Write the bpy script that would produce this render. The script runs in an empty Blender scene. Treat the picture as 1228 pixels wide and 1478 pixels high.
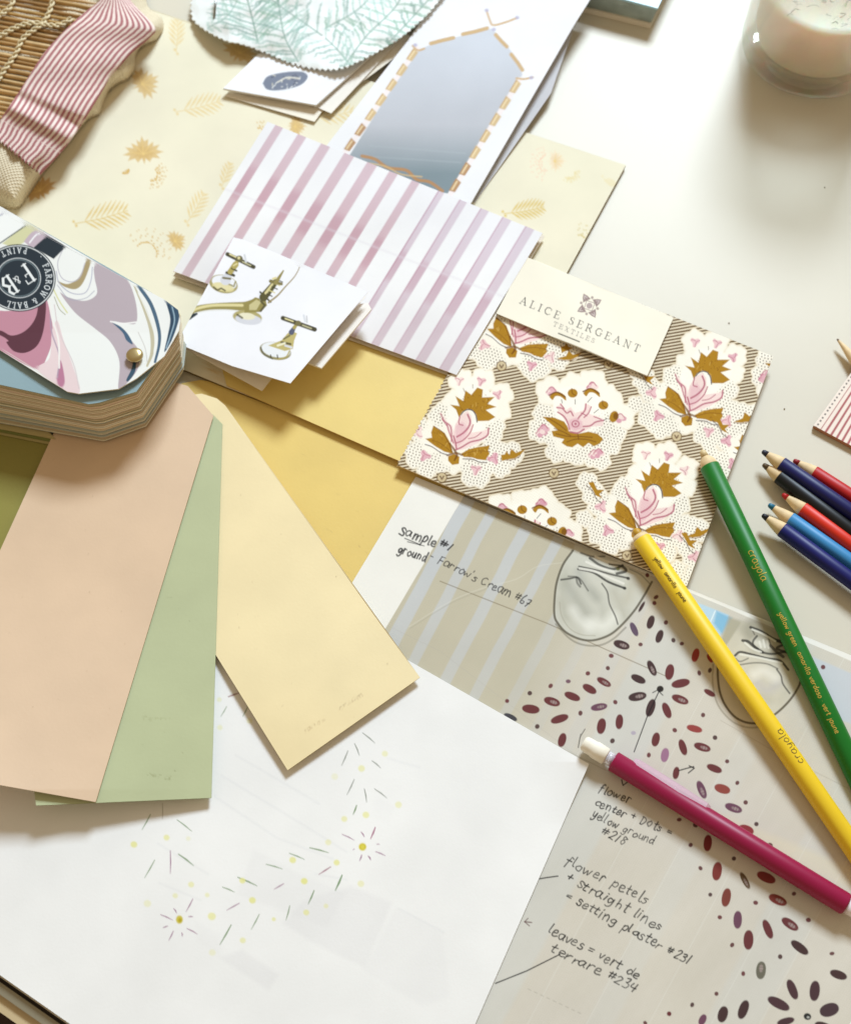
import bpy, math, random
import numpy as np
random.seed(7); rng = np.random.default_rng(7)
R = math.radians
S = bpy.context.scene
COL = S.collection
# ------------------------------------------------------------------ camera
F, CX, CY, TILT, DIST = 1900.0, 614.0, 739.0, R(26), 0.50
CAM = np.array([0.0, -DIST*math.sin(TILT), DIST*math.cos(TILT)])
UP = np.array([0, math.cos(TILT), math.sin(TILT)]); FW = np.array([0, math.sin(TILT), -math.cos(TILT)])
def P(x, y, z=0.0):
    """point of the table-top scene seen at (x,y) lying z metres above the table"""
    x = np.asarray(x, float); y = np.asarray(y, float); z = np.asarray(z, float)
    a = (x-CX)/F; b = -(y-CY)/F
    dx = a; dy = b*UP[1]+FW[1]; dz = b*UP[2]+FW[2]
    t = (z-CAM[2])/dz
    return np.stack(np.broadcast_arrays(CAM[0]+dx*t, CAM[1]+dy*t, CAM[2]+dz*t), -1)
def scale_at(x, y):      # pixels per metre
    p = P(x, y, 0); return F/float(np.dot(p-CAM, FW))
cd = bpy.data.cameras.new('camera'); cam = bpy.data.objects.new('camera', cd); COL.objects.link(cam)
cam.location = CAM; cam.rotation_euler = (TILT, 0, 0)
cd.sensor_fit = 'HORIZONTAL'; cd.sensor_width = 36; cd.lens = F/1228*36; cd.clip_start = .01; cd.clip_end = 60
cd.dof.use_dof = True; cd.dof.focus_distance = 0.47; cd.dof.aperture_fstop = 17
S.camera = cam
# ------------------------------------------------------------------ colour
def lin(c):
    c = np.asarray(c, float)/255.0
    return np.where(c <= .04045, c/12.92, ((c+.055)/1.055)**2.4)
# ------------------------------------------------------------------ materials
def nt_new(name):
    m = bpy.data.materials.new(name); m.use_nodes = True
    nt = m.node_tree; b = nt.nodes['Principled BSDF']; return m, nt, b
def add_bump(nt, b, scale, strength, kind='noise', dist=.0002, detail=4):
    tc = nt.nodes.new('ShaderNodeTexCoord')
    if kind == 'weave':
        mp = nt.nodes.new('ShaderNodeMapping'); mp.inputs['Rotation'].default_value = (0, 0, R(-22)); nt.links.new(tc.outputs['Object'], mp.inputs[0])
        w1 = nt.nodes.new('ShaderNodeTexWave'); w1.bands_direction = 'X'; w1.inputs['Scale'].default_value = scale; w1.inputs['Distortion'].default_value = .6
        w2 = nt.nodes.new('ShaderNodeTexWave'); w2.bands_direction = 'Y'; w2.inputs['Scale'].default_value = scale; w2.inputs['Distortion'].default_value = .6
        mx = nt.nodes.new('ShaderNodeMath'); mx.operation = 'MULTIPLY'
        nt.links.new(mp.outputs[0], w1.inputs[0]); nt.links.new(mp.outputs[0], w2.inputs[0])
        nt.links.new(w1.outputs['Fac'], mx.inputs[0]); nt.links.new(w2.outputs['Fac'], mx.inputs[1]); out = mx.outputs[0]
    else:
        n = nt.nodes.new('ShaderNodeTexNoise'); n.inputs['Scale'].default_value = scale; n.inputs['Detail'].default_value = detail
        nt.links.new(tc.outputs['Object'], n.inputs[0]); out = n.outputs['Fac']
    bp = nt.nodes.new('ShaderNodeBump'); bp.inputs['Strength'].default_value = strength; bp.inputs['Distance'].default_value = dist
    nt.links.new(out, bp.inputs['Height']); nt.links.new(bp.outputs[0], b.inputs['Normal'])
def vc(name, rough=.6, spec=.4, bscale=900, bstr=.25, kind='noise', dist=.0001, mottle=.05, mscale=25):
    """material reading the printed pattern of the mesh, with a little procedural mottling and grain"""
    m, nt, b = nt_new(name)
    at = nt.nodes.new('ShaderNodeAttribute'); at.attribute_name = 'Col'
    n = nt.nodes.new('ShaderNodeTexNoise'); n.inputs['Scale'].default_value = mscale; n.inputs['Detail'].default_value = 6
    tc = nt.nodes.new('ShaderNodeTexCoord'); nt.links.new(tc.outputs['Object'], n.inputs[0])
    mr = nt.nodes.new('ShaderNodeMapRange'); mr.inputs['From Min'].default_value = .3; mr.inputs['From Max'].default_value = .7
    mr.inputs['To Min'].default_value = 1-mottle; mr.inputs['To Max'].default_value = 1+mottle
    nt.links.new(n.outputs['Fac'], mr.inputs[0])
    vm = nt.nodes.new('ShaderNodeVectorMath'); vm.operation = 'SCALE'
    nt.links.new(at.outputs['Color'], vm.inputs[0]); nt.links.new(mr.outputs[0], vm.inputs['Scale'])
    nt.links.new(vm.outputs[0], b.inputs['Base Color'])
    b.inputs['Roughness'].default_value = rough; b.inputs['Specular IOR Level'].default_value = spec
    if bstr: add_bump(nt, b, bscale, bstr, kind, dist)
    return m
def plain(name, c, rough=.5, spec=.5, metal=0, bscale=0, bstr=.2, dist=.0001, mottle=.06, mscale=40, trans=0, ior=1.45, coat=0, sss=0):
    m, nt, b = nt_new(name)
    c = lin(c)
    tc = nt.nodes.new('ShaderNodeTexCoord'); n = nt.nodes.new('ShaderNodeTexNoise'); n.inputs['Scale'].default_value = mscale; n.inputs['Detail'].default_value = 6
    nt.links.new(tc.outputs['Object'], n.inputs[0])
    cr = nt.nodes.new('ShaderNodeValToRGB'); cr.color_ramp.elements[0].position = .3; cr.color_ramp.elements[1].position = .7
    cr.color_ramp.elements[0].color = (*np.clip(c*(1-mottle), 0, 1), 1); cr.color_ramp.elements[1].color = (*np.clip(c*(1+mottle), 0, 1), 1)
    nt.links.new(n.outputs['Fac'], cr.inputs[0]); nt.links.new(cr.outputs[0], b.inputs['Base Color'])
    b.inputs['Roughness'].default_value = rough; b.inputs['Specular IOR Level'].default_value = spec; b.inputs['Metallic'].default_value = metal
    b.inputs['Transmission Weight'].default_value = trans; b.inputs['IOR'].default_value = ior; b.inputs['Coat Weight'].default_value = coat
    if sss: b.inputs['Subsurface Weight'].default_value = sss; b.inputs['Subsurface Scale'].default_value = .02
    if bscale: add_bump(nt, b, bscale, bstr, 'noise', dist)
    return m
M_paper = vc('printed_paper', .68, .14, 1400, .2)
M_matte = vc('matte_paper', .8, .12, 1200, .25)
M_gloss = vc('gloss_print', .6, .18, 500, .1)
M_chip = vc('painted_card', .5, .3, 900, .35, dist=.00008, mottle=.045, mscale=38)
M_cloth = vc('woven_cloth', .9, .15, 420, .8, 'weave', .0002, .06, 60)
M_rib = vc('ribbed_cloth', .95, .1, 260, .9, 'weave', .0004, .08, 50)
M_edge = vc('page_edges', .75, .3, 3000, .2)
# ------------------------------------------------------------------ objects
WL = {}
def tag(o, label, cat, group=None, kind=None):
    if label: o['label'] = label
    if cat: o['category'] = cat
    if group: o['group'] = group
    if kind: o['kind'] = kind
    return o
def thing(name, px, label, cat, group=None, z=0):
    o = bpy.data.objects.new(name, None); o.empty_display_size = .01; COL.objects.link(o)
    loc = P(px[0], px[1], z); o.location = loc; WL[o.name] = np.array(loc); return tag(o, label, cat, group)
def mesh_obj(name, V, faces, mats, mi=None, parent=None, C=None, smooth=True, origin=None):
    """faces: list of integer arrays (n,3) or (n,4), or lists of index lists"""
    V = np.asarray(V, float)
    if parent is not None: base = WL[parent.name]
    else: base = origin if origin is not None else np.array([V[:, 0].mean(), V[:, 1].mean(), V[:, 2].min()])
    me = bpy.data.meshes.new(name)
    idx = []; st = []; tot = []; k = 0
    for f in faces:
        if isinstance(f, np.ndarray):
            n = f.shape[1]; idx.append(f.ravel()); c = len(f)
            st.append(k+np.arange(c)*n); tot.append(np.full(c, n)); k += c*n
        else:
            for g in f: idx.append(np.array(g)); st.append([k]); tot.append([len(g)]); k += len(g)
    idx = np.concatenate(idx).astype(np.int32); st = np.concatenate(st).astype(np.int32); tot = np.concatenate(tot).astype(np.int32)
    me.vertices.add(len(V)); me.vertices.foreach_set('co', (V-base).astype(np.float32).ravel())
    me.loops.add(len(idx)); me.loops.foreach_set('vertex_index', idx)
    me.polygons.add(len(st)); me.polygons.foreach_set('loop_start', st); me.polygons.foreach_set('loop_total', tot)
    if not isinstance(mats, (list, tuple)): mats = [mats]
    for m in mats: me.materials.append(m)
    if mi is not None: me.polygons.foreach_set('material_index', np.asarray(mi, np.int32))
    me.polygons.foreach_set('use_smooth', np.full(len(st), bool(smooth)))
    me.update(calc_edges=True); me.validate()
    if C is not None:
        a = me.color_attributes.new('Col', 'FLOAT_COLOR', 'POINT')
        a.data.foreach_set('color', np.concatenate([C, np.ones((len(C), 1))], 1).astype(np.float32).ravel())
    o = bpy.data.objects.new(name, me); COL.objects.link(o)
    if parent is not None: o.parent = parent; WL[o.name] = base
    else: o.location = base; WL[o.name] = np.array(base)
    return o
# ------------------------------------------------------------------ printed patterns
def spl(pts, n=6):
    pts = [np.asarray(p, float) for p in pts]
    if len(pts) < 3: return np.array(pts)
    q = [2*pts[0]-pts[1]]+pts+[2*pts[-1]-pts[-2]]; out = []
    for i in range(1, len(q)-2):
        for k in range(n):
            t = k/n
            out.append(.5*((2*q[i])+(-q[i-1]+q[i+1])*t+(2*q[i-1]-5*q[i]+4*q[i+1]-q[i+2])*t*t+(-q[i-1]+3*q[i]-3*q[i+1]+q[i+2])*t**3))
    out.append(pts[-1]); return np.array(out)
def Z(ox, oy, s, pts): return [(ox+a/s, oy+b/s) for a, b in pts]
class Pt:
    def __init__(self, X, Y, base):
        self.X = X.ravel(); self.Y = Y.ravel(); self.C = np.tile(lin(base), (len(self.X), 1))
    def sel(self, x0, x1, y0, y1): return np.nonzero((self.X > x0) & (self.X < x1) & (self.Y > y0) & (self.Y < y1))[0]
    def mix(self, i, al, col):
        c = lin(col); self.C[i] = self.C[i]*(1-al[:, None])+c*al[:, None]
    def stroke(self, pts, w, col, a=1., soft=1.1, smooth=False):
        pts = spl(pts) if smooth else np.asarray(pts, float)
        n = len(pts); w = np.asarray(w, float)
        W = np.full(n, float(w)) if w.ndim == 0 else np.interp(np.linspace(0, 1, n), np.linspace(0, 1, len(w)), w)
        g = W.max()/2+soft
        i = self.sel(pts[:, 0].min()-g, pts[:, 0].max()+g, pts[:, 1].min()-g, pts[:, 1].max()+g)
        if not len(i): return
        x = self.X[i]; y = self.Y[i]; sd = np.full(len(i), 1e9)
        for k in range(n-1):
            ax, ay = pts[k]; bx, by = pts[k+1]; dx = bx-ax; dy = by-ay; L = dx*dx+dy*dy+1e-12
            t = np.clip(((x-ax)*dx+(y-ay)*dy)/L, 0, 1)
            sd = np.minimum(sd, np.hypot(x-ax-t*dx, y-ay-t*dy)-(W[k]*(1-t)+W[k+1]*t)/2)
        self.mix(i, a*np.clip(.5-sd/soft, 0, 1), col)
    def sd_poly(self, i, pts):
        x = self.X[i]; y = self.Y[i]; ins = np.zeros(len(i), bool); d = np.full(len(i), 1e9); n = len(pts)
        for k in range(n):
            ax, ay = pts[k]; bx, by = pts[(k+1) % n]; dx = bx-ax; dy = by-ay
            t = np.clip(((x-ax)*dx+(y-ay)*dy)/(dx*dx+dy*dy+1e-12), 0, 1)
            d = np.minimum(d, np.hypot(x-ax-t*dx, y-ay-t*dy))
            c = (ay > y) != (by > y)
            with np.errstate(divide='ignore', invalid='ignore'): ins ^= c & (x < dx*(y-ay)/(dy if dy else 1e-9)+ax)
        return np.where(ins, -d, d)
    def poly(self, pts, col, a=1., soft=1.1, smooth=False):
        if smooth: pts = spl(list(pts)+[pts[0]])[:-1]
        pts = np.asarray(pts, float)
        i = self.sel(pts[:, 0].min()-soft, pts[:, 0].max()+soft, pts[:, 1].min()-soft, pts[:, 1].max()+soft)
        if len(i): self.mix(i, a*np.clip(.5-self.sd_poly(i, pts)/soft, 0, 1), col)
    def ell(self, cx, cy, a, b, ang=0, col=(0, 0, 0), al=1., soft=1.1, ring=None, pw=2):
        g = max(a, b)+soft+1; i = self.sel(cx-g, cx+g, cy-g, cy+g)
        if not len(i): return
        c, s = math.cos(R(ang)), math.sin(R(ang)); x = self.X[i]-cx; y = self.Y[i]-cy
        u = np.abs(x*c+y*s)/a; v = np.abs(-x*s+y*c)/b; r = (u**pw+v**pw)**(1/pw); sd = (r-1)*min(a, b)
        if ring: sd = np.abs(sd)-ring/2
        self.mix(i, al*np.clip(.5-sd/soft, 0, 1), col)
def wav(x, y, s, seed=0):
    r = np.random.default_rng(seed); o = 0
    for k in range(5):
        a = r.uniform(0, 6.28); f = (.6+.5*k)/s; o = o+np.sin((x*math.cos(a)+y*math.sin(a))*f+r.uniform(0, 6.28))/(1+.5*k)
    return o/3
# ------------------------------------------------------------------ stroke lettering (own letters, written as pen strokes)
def G(s): return [[tuple(map(float, p.split(','))) for p in q.split()] for q in s.split('|')]
HAND = {k: (a, G(s)) for k, (a, s) in {
 'a': (.6, '.5,.5 .3,.58 .08,.4 .1,.1 .28,0 .46,.2 .5,.5|.5,.55 .5,.15 .6,.02'), 'b': (.55, '.1,1 .08,.05|.08,.3 .3,.55 .5,.3 .35,.02 .1,.06'),
 'c': (.5, '.46,.48 .3,.58 .08,.35 .15,.05 .45,.06'), 'd': (.6, '.5,.45 .25,.55 .08,.25 .25,0 .48,.2|.52,1 .5,.3 .56,.02'),
 'e': (.5, '.08,.3 .42,.35 .35,.58 .12,.5 .1,.12 .28,0 .5,.1'), 'f': (.45, '.45,.9 .3,1 .2,.8 .2,.3 .16,-.25|.05,.5 .4,.52'),
 'g': (.6, '.48,.5 .25,.58 .1,.3 .28,.08 .48,.4|.5,.55 .48,-.15 .3,-.38 .08,-.25'), 'h': (.55, '.1,1 .1,0|.1,.35 .3,.58 .46,.4 .48,0'),
 'i': (.25, '.12,.55 .12,.02|.13,.78 .14,.8'), 'j': (.3, '.2,.55 .18,-.2 .02,-.35|.2,.78 .21,.8'), 'k': (.5, '.1,1 .1,0|.42,.55 .12,.25 .45,0'),
 'l': (.28, '.12,1 .12,.1 .22,0'), 'm': (.85, '.1,.55 .1,0|.1,.35 .28,.58 .4,.4 .4,0|.4,.35 .6,.58 .74,.4 .76,0'), 'n': (.58, '.1,.55 .1,0|.1,.35 .3,.58 .46,.4 .48,0'),
 'o': (.55, '.3,.58 .08,.35 .15,.04 .35,.02 .5,.3 .4,.54 .28,.58'), 'p': (.58, '.1,.55 .08,-.38|.1,.4 .32,.58 .5,.35 .35,.05 .1,.08'),
 'q': (.58, '.48,.5 .25,.58 .1,.3 .28,.08 .48,.3|.48,.55 .5,-.38'), 'r': (.45, '.1,.55 .1,0|.1,.35 .25,.55 .42,.52'), 's': (.45, '.4,.5 .2,.58 .1,.42 .35,.25 .38,.08 .2,0 .05,.08'),
 't': (.45, '.22,.9 .2,.1 .38,.02|.05,.58 .42,.62'), 'u': (.58, '.1,.55 .1,.15 .28,0 .46,.2 .48,.55|.48,.3 .52,0'), 'v': (.5, '.06,.55 .25,0 .46,.58'),
 'w': (.75, '.06,.55 .2,0 .36,.45 .52,0 .7,.58'), 'y': (.55, '.08,.55 .15,.15 .35,.1 .46,.4|.5,.55 .42,-.15 .2,-.38 .06,-.25'),
 'S': (.55, '.48,.85 .25,1 .08,.8 .25,.58 .45,.35 .35,.05 .05,.06'), 'F': (.55, '.12,.98 .1,0|.08,.98 .52,1|.1,.55 .42,.56'), 'C': (.6, '.5,.85 .3,1 .08,.6 .15,.1 .35,0 .55,.15'),
 'D': (.6, '.12,.95 .1,.02|.05,.95 .35,.9 .52,.5 .3,.05 .08,.02'), '1': (.3, '.15,.95 .13,0'), '2': (.5, '.08,.75 .28,.92 .42,.68 .1,.05|.1,.05 .46,.04'),
 '3': (.5, '.08,.85 .35,.88 .35,.6 .18,.5|.18,.5 .42,.38 .35,.05 .06,.06'), '4': (.5, '.1,.9 .08,.45 .42,.45|.4,.9 .38,0'), '6': (.5, '.38,.95 .12,.6 .12,.1 .35,.05 .4,.35 .12,.35'),
 '7': (.5, '.06,.88 .44,.88 .2,0|.15,.45 .4,.45'), '8': (.5, '.4,.8 .2,.95 .12,.7 .38,.35 .3,.04 .12,.1 .15,.4 .4,.8'), '#': (.55, '.18,.8 .14,.2|.4,.8 .34,.2|.04,.6 .52,.62|.04,.38 .5,.4'),
 '+': (.5, '.25,.7 .25,.2|.04,.45 .46,.46'), '-': (.4, '.06,.42 .32,.42'), '=': (.5, '.06,.55 .42,.56|.06,.33 .42,.34'), "'": (.15, '.08,1 .05,.8'), '.': (.2, '.1,.4 .11,.42'), ' ': (.35, '0,0 0,0')}.items()}
# serif capitals: every stroke is  thickness@points
def GS(s): return [(float(q.split('@')[0]), [tuple(map(float, p.split(','))) for p in q.split('@')[1].split()]) for q in s.split('|')]
SER = {k: (a, GS(s)) for k, (a, s) in {
 'A': (.78, '.06@.1,0 .38,1|.14@.38,1 .66,0|.05@.2,.34 .56,.34|.05@0,0 .22,0|.05@.54,0 .78,0'), 'L': (.62, '.13@.16,0 .16,1|.05@.04,1 .3,1|.06@.04,0 .58,0 .58,.22'),
 'I': (.32, '.13@.16,0 .16,1|.05@.04,1 .28,1|.05@.04,0 .28,0'), 'C': (.78, '.08@.7,.72 .7,.9 .45,1|.13@.45,1 .2,.9 .08,.5 .2,.12 .45,0|.06@.45,0 .72,.2'),
 'E': (.64, '.13@.16,0 .16,1|.05@.04,1 .56,1 .56,.8|.05@.16,.52 .44,.52 .44,.62|.06@.04,0 .6,0 .6,.22'), 'S': (.55, '.05@.44,.76 .42,.95 .26,1 .1,.88|.13@.1,.88 .12,.64 .44,.4 .46,.14|.05@.46,.14 .26,0 .06,.08 .05,.26'),
 'R': (.72, '.13@.16,0 .16,1|.05@.04,1 .4,1|.12@.4,1 .56,.88 .54,.62 .38,.5|.05@.38,.5 .16,.5|.13@.38,.5 .68,.02|.05@.04,0 .3,0'),
 'G': (.8, '.08@.68,.74 .68,.9 .45,1|.13@.45,1 .2,.9 .08,.5 .2,.12 .45,0|.1@.45,0 .68,.08 .68,.42|.05@.54,.44 .8,.44'), 'N': (.82, '.05@.16,0 .16,1|.13@.16,1 .66,0|.05@.66,0 .66,1|.05@.04,1 .2,1|.05@.04,0 .28,0|.05@.54,1 .78,1'),
 'T': (.66, '.13@.33,0 .33,1|.05@.04,.78 .05,1 .6,1 .61,.78|.05@.2,0 .46,0'), 'X': (.72, '.13@.14,1 .58,0|.05@.58,1 .14,0|.05@.02,1 .26,1|.05@.46,0 .7,0'),
 'F': (.58, '.13@.16,0 .16,1|.05@.04,1 .54,1 .54,.78|.05@.16,.52 .42,.52 .42,.62|.05@.04,0 .3,0'), 'B': (.66, '.13@.16,0 .16,1|.05@.04,1 .4,1|.12@.4,1 .52,.78 .38,.54|.05@.38,.54 .16,.54|.13@.38,.54 .6,.3 .42,0|.05@.42,0 .04,0'),
 'O': (.84, '.13@.42,1 .16,.86 .08,.5 .16,.14 .42,0|.13@.42,0 .68,.14 .76,.5 .68,.86 .42,1'), 'W': (1.1, '.13@.1,1 .34,0|.05@.34,0 .54,.95|.13@.54,1 .78,0|.05@.78,0 1,1|.05@0,1 .22,1|.05@.88,1 1.1,1'),
 'P': (.62, '.13@.16,0 .16,1|.05@.04,1 .38,1|.12@.38,1 .54,.84 .52,.6 .36,.46|.05@.36,.46 .16,.46|.05@.04,0 .3,0'), '&': (.8, '.07@.7,.5 .45,0 .2,0 .08,.2 .25,.5 .48,.8 .35,1 .2,.85|.11@.2,.85 .3,.55 .72,0'),
 'l': (.3, '.1@.12,0 .12,1'), '.': (.35, '.14@.15,.45 .2,.45'), ' ': (.4, '.0@0,0 0,0')}.items()}
def layout(s, font, track=0): 
    x = 0; out = []
    for ch in s: out.append((ch, x)); x += font[ch][0]+track
    return out, x-track
def write(pt, s, p0, p1, h, col, w=1.3, font=None, a=.9, track=.08, jit=0., smooth=True):
    font = font or HAND; lay, tot = layout(s, font, track)
    d = np.subtract(p1, p0); L = np.hypot(*d); e = d/L; n = np.array([e[1], -e[0]]); k = L/tot
    for ch, x in lay:
        if ch == ' ': continue
        jx, jy, js = (random.uniform(-1, 1)*jit for _ in range(3))
        for st in font[ch][1]:
            if font is SER: ww, pts = st; ww = max(ww*h, .7)
            else: ww, pts = w, st
            q = [np.array(p0)+e*(x+px_+jx*.05+.12*min(jit, 1)*py_+random.uniform(-.025, .025)*jit)*k+n*(py_*(1+js*.12)+jy*.06+random.uniform(-.03, .03)*jit)*h for px_, py_ in pts]
            pt.stroke(q, ww if font is SER else [ww*random.uniform(.75, 1.2) for _ in range(3)], col, a*(1 if font is SER else random.uniform(.85, 1)), .9, smooth=(len(q) > 2 and smooth))
# ------------------------------------------------------------------ sheets
def polygrid(poly, sp, ang=0):
    poly = np.asarray(poly, float); c, s = math.cos(R(ang)), math.sin(R(ang))
    u = poly[:, 0]*c+poly[:, 1]*s; v = -poly[:, 0]*s+poly[:, 1]*c
    e = .02; n = max(2, int((v.max()-v.min())/sp)); vs = np.linspace(v.min()+e, v.max()-e, n+1)
    vs = np.unique(np.concatenate([vs, v[(v > v.min()+e) & (v < v.max()-e)]])); lo = []; hi = []
    for q in vs:
        xs = []
        for k in range(len(u)):
            a, b = v[k], v[(k+1) % len(u)]
            if (a <= q < b) or (b <= q < a): xs.append(u[k]+(u[(k+1) % len(u)]-u[k])*(q-a)/(b-a))
        if not xs: xs = [lo[-1] if lo else u.mean(), hi[-1] if hi else u.mean()]
        lo.append(min(xs)); hi.append(max(xs))
    lo, hi = np.array(lo), np.array(hi); m = max(2, int((hi-lo).max()/sp)); t = np.linspace(0, 1, m+1)
    U = lo[:, None]*(1-t)+hi[:, None]*t; V = np.repeat(vs[:, None], m+1, 1)
    return U*c-V*s, U*s+V*c
def ruled(L, Rr, sp):
    def rs(p, n):
        p = np.asarray(p, float); d = np.r_[0, np.cumsum(np.hypot(*np.diff(p, axis=0).T))]; t = np.linspace(0, d[-1], n)
        return np.c_[np.interp(t, d, p[:, 0]), np.interp(t, d, p[:, 1])]
    ln = max(np.hypot(*np.diff(np.asarray(q, float), axis=0).T).sum() for q in (L, Rr)); n = int(ln/sp)+2
    a, b = rs(L, n), rs(Rr, n); m = int(np.hypot(*(a-b).T).max()/sp)+2; t = np.linspace(0, 1, m)
    X = a[:, 0:1]*(1-t)+b[:, 0:1]*t; Y = a[:, 1:2]*(1-t)+b[:, 1:2]*t
    return X, Y, np.repeat(t[None], n, 0), np.repeat(np.linspace(0, 1, n)[:, None], m, 1)
def sheet(name, X, Y, z, C, mat, th=.3, parent=None, edge=None, mask=None, full=True, todown=None):
    """a sheet (paper, card, cloth) with real thickness; z in millimetres"""
    zz = z(X, Y) if callable(z) else np.full(X.shape, float(z))
    T = P(X, Y, zz*.001).reshape(-1, 3); n, m = X.shape; I = np.arange(n*m).reshape(n, m)
    q = np.stack([I[:-1, :-1], I[1:, :-1], I[1:, 1:], I[:-1, 1:]], -1).reshape(-1, 4)
    if mask is not None: mm = mask(X, Y).ravel(); q = q[mm[q].all(1)]
    used = np.unique(q); re = np.full(n*m, -1); re[used] = np.arange(len(used)); q = re[q]; T = T[used]; C = C[used] if C is not None else None
    a = T[q[:, 1]]-T[q[:, 0]]; b = T[q[:, 3]]-T[q[:, 0]]
    if np.cross(a, b)[:, 2].sum() < 0: q = q[:, ::-1]
    E = np.concatenate([q[:, [0, 1]], q[:, [1, 2]], q[:, [2, 3]], q[:, [3, 0]]]); N = len(T)
    key = np.sort(E, 1); k = key[:, 0].astype(np.int64)*N+key[:, 1]; uq, inv, cnt = np.unique(k, return_inverse=True, return_counts=True)
    B = E[cnt[inv.ravel()] == 1]; bv = np.unique(B); rb = np.full(N, -1); rb[bv] = np.arange(len(bv)); nb = len(bv)
    low = T.copy(); low[:, 2] -= th*.001
    if todown is not None: low[:, 2] = np.minimum(low[:, 2], todown*.001)
    V = [T, T[bv], low[bv]]; Fq = [q, np.stack([N+rb[B[:, 1]], N+rb[B[:, 0]], N+nb+rb[B[:, 0]], N+nb+rb[B[:, 1]]], 1)]
    if full: V.append(low); Fq.append(q[:, ::-1]+N+2*nb)
    if C is not None:
        ec = np.tile(lin(edge), (nb, 1)) if edge is not None else C[bv]
        CC = [C, ec, ec]
        if full: CC.append(np.tile(np.median(C, 0), (N, 1)))
        C = np.concatenate(CC)
    return mesh_obj(name, np.concatenate(V), Fq, mat, None, parent, C)
def card(name, poly, z, col, mat, th=.4, parent=None, sp=4, ang=0, paint=None, edge=None, full=True):
    X, Y = polygrid(poly, sp, ang); pt = Pt(X, Y, col)
    if paint: paint(pt)
    return sheet(name, X, Y, z, pt.C, mat, th, parent, edge, full=full)
def bil(quad, vals):
    """heights (mm) given at 3+ pixel anchors -> plane through them"""
    A = np.c_[np.asarray(quad, float), np.ones(len(quad))]; c, *_ = np.linalg.lstsq(A, np.asarray(vals, float), rcond=None)
    return lambda X, Y: c[0]*X+c[1]*Y+c[2]
def extrude_prism(name, top, bot, zt, zb, mat, parent=None):
    T = P(*np.array(top, float).T, zt*.001); B = P(*np.array(bot, float).T, zb*.001); n = len(T)
    f = [list(range(n))[::-1], [n+i for i in range(n)]]+[[i, (i+1) % n, n+(i+1) % n, n+i] for i in range(n)]
    return mesh_obj(name, np.r_[T, B], [f], mat, None, parent, smooth=False)
# ------------------------------------------------------------------ lathe along an axis
def frame(A, B):
    A = np.asarray(A, float); B = np.asarray(B, float); d = B-A; L = np.linalg.norm(d); d = d/L
    h = np.array([0, 0, 1.]) if abs(d[2]) < .9 else np.array([1., 0, 0])
    s = np.cross(d, h); s /= np.linalg.norm(s); u = np.cross(s, d); return A, d, s, u, L
def lathe(A, B, prof, seg=28, cap=True, hexa=0):
    A, d, s, u, L = frame(A, B); th = np.arange(seg)/seg*2*math.pi; V = []
    for q, r in prof:
        hx = 1.0
        if hexa: a = (th % (math.pi/3))-math.pi/6; hx = 1-hexa+hexa*math.cos(math.pi/6)/np.cos(a)
        V.append(A+d*q+np.outer(np.cos(th)*r*hx, s)+np.outer(np.sin(th)*r*hx, u))
    n = len(prof); V = np.concatenate(V); I = np.arange(n*seg).reshape(n, seg); J = np.roll(I, -1, 1)
    q = np.stack([I[:-1], J[:-1], J[1:], I[1:]], -1).reshape(-1, 4)
    fs = [list(r) for r in q]
    if cap: fs.append(list(I[0])[::-1]); fs.append(list(I[-1]))
    return V, fs
def lathe_obj(name, A, B, prof, mat, parent=None, seg=28, cap=True, hexa=0, smooth=True):
    V, fs = lathe(A, B, prof, seg, cap, hexa); return mesh_obj(name, V, [fs], mat, None, parent, smooth=smooth)
def tube(pts, r, seg=6):
    pts = np.asarray(pts, float); V = []; fs = []
    for i in range(len(pts)):
        d = pts[min(i+1, len(pts)-1)]-pts[max(i-1, 0)]; d /= np.linalg.norm(d)+1e-12
        h = np.array([0, 0, 1.]) if abs(d[2]) < .9 else np.array([1., 0, 0]); s = np.cross(d, h); s /= np.linalg.norm(s); u = np.cross(s, d)
        th = np.arange(seg)/seg*2*math.pi; V.append(pts[i]+np.outer(np.cos(th)*r, s)+np.outer(np.sin(th)*r, u))
        if i: fs += [[(i-1)*seg+k, (i-1)*seg+(k+1) % seg, i*seg+(k+1) % seg, i*seg+k] for k in range(seg)]
    n = len(pts); fs.append(list(range(seg))[::-1]); fs.append([(n-1)*seg+k for k in range(seg)])
    return np.concatenate(V), fs
def merge(parts):
    V = []; Fs = []; mi = []; k = 0
    for v, f, m in parts: V.append(v); Fs += [[a+k for a in g] for g in f]; mi += [m]*len(f); k += len(v)
    return np.concatenate(V), Fs, mi
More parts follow.
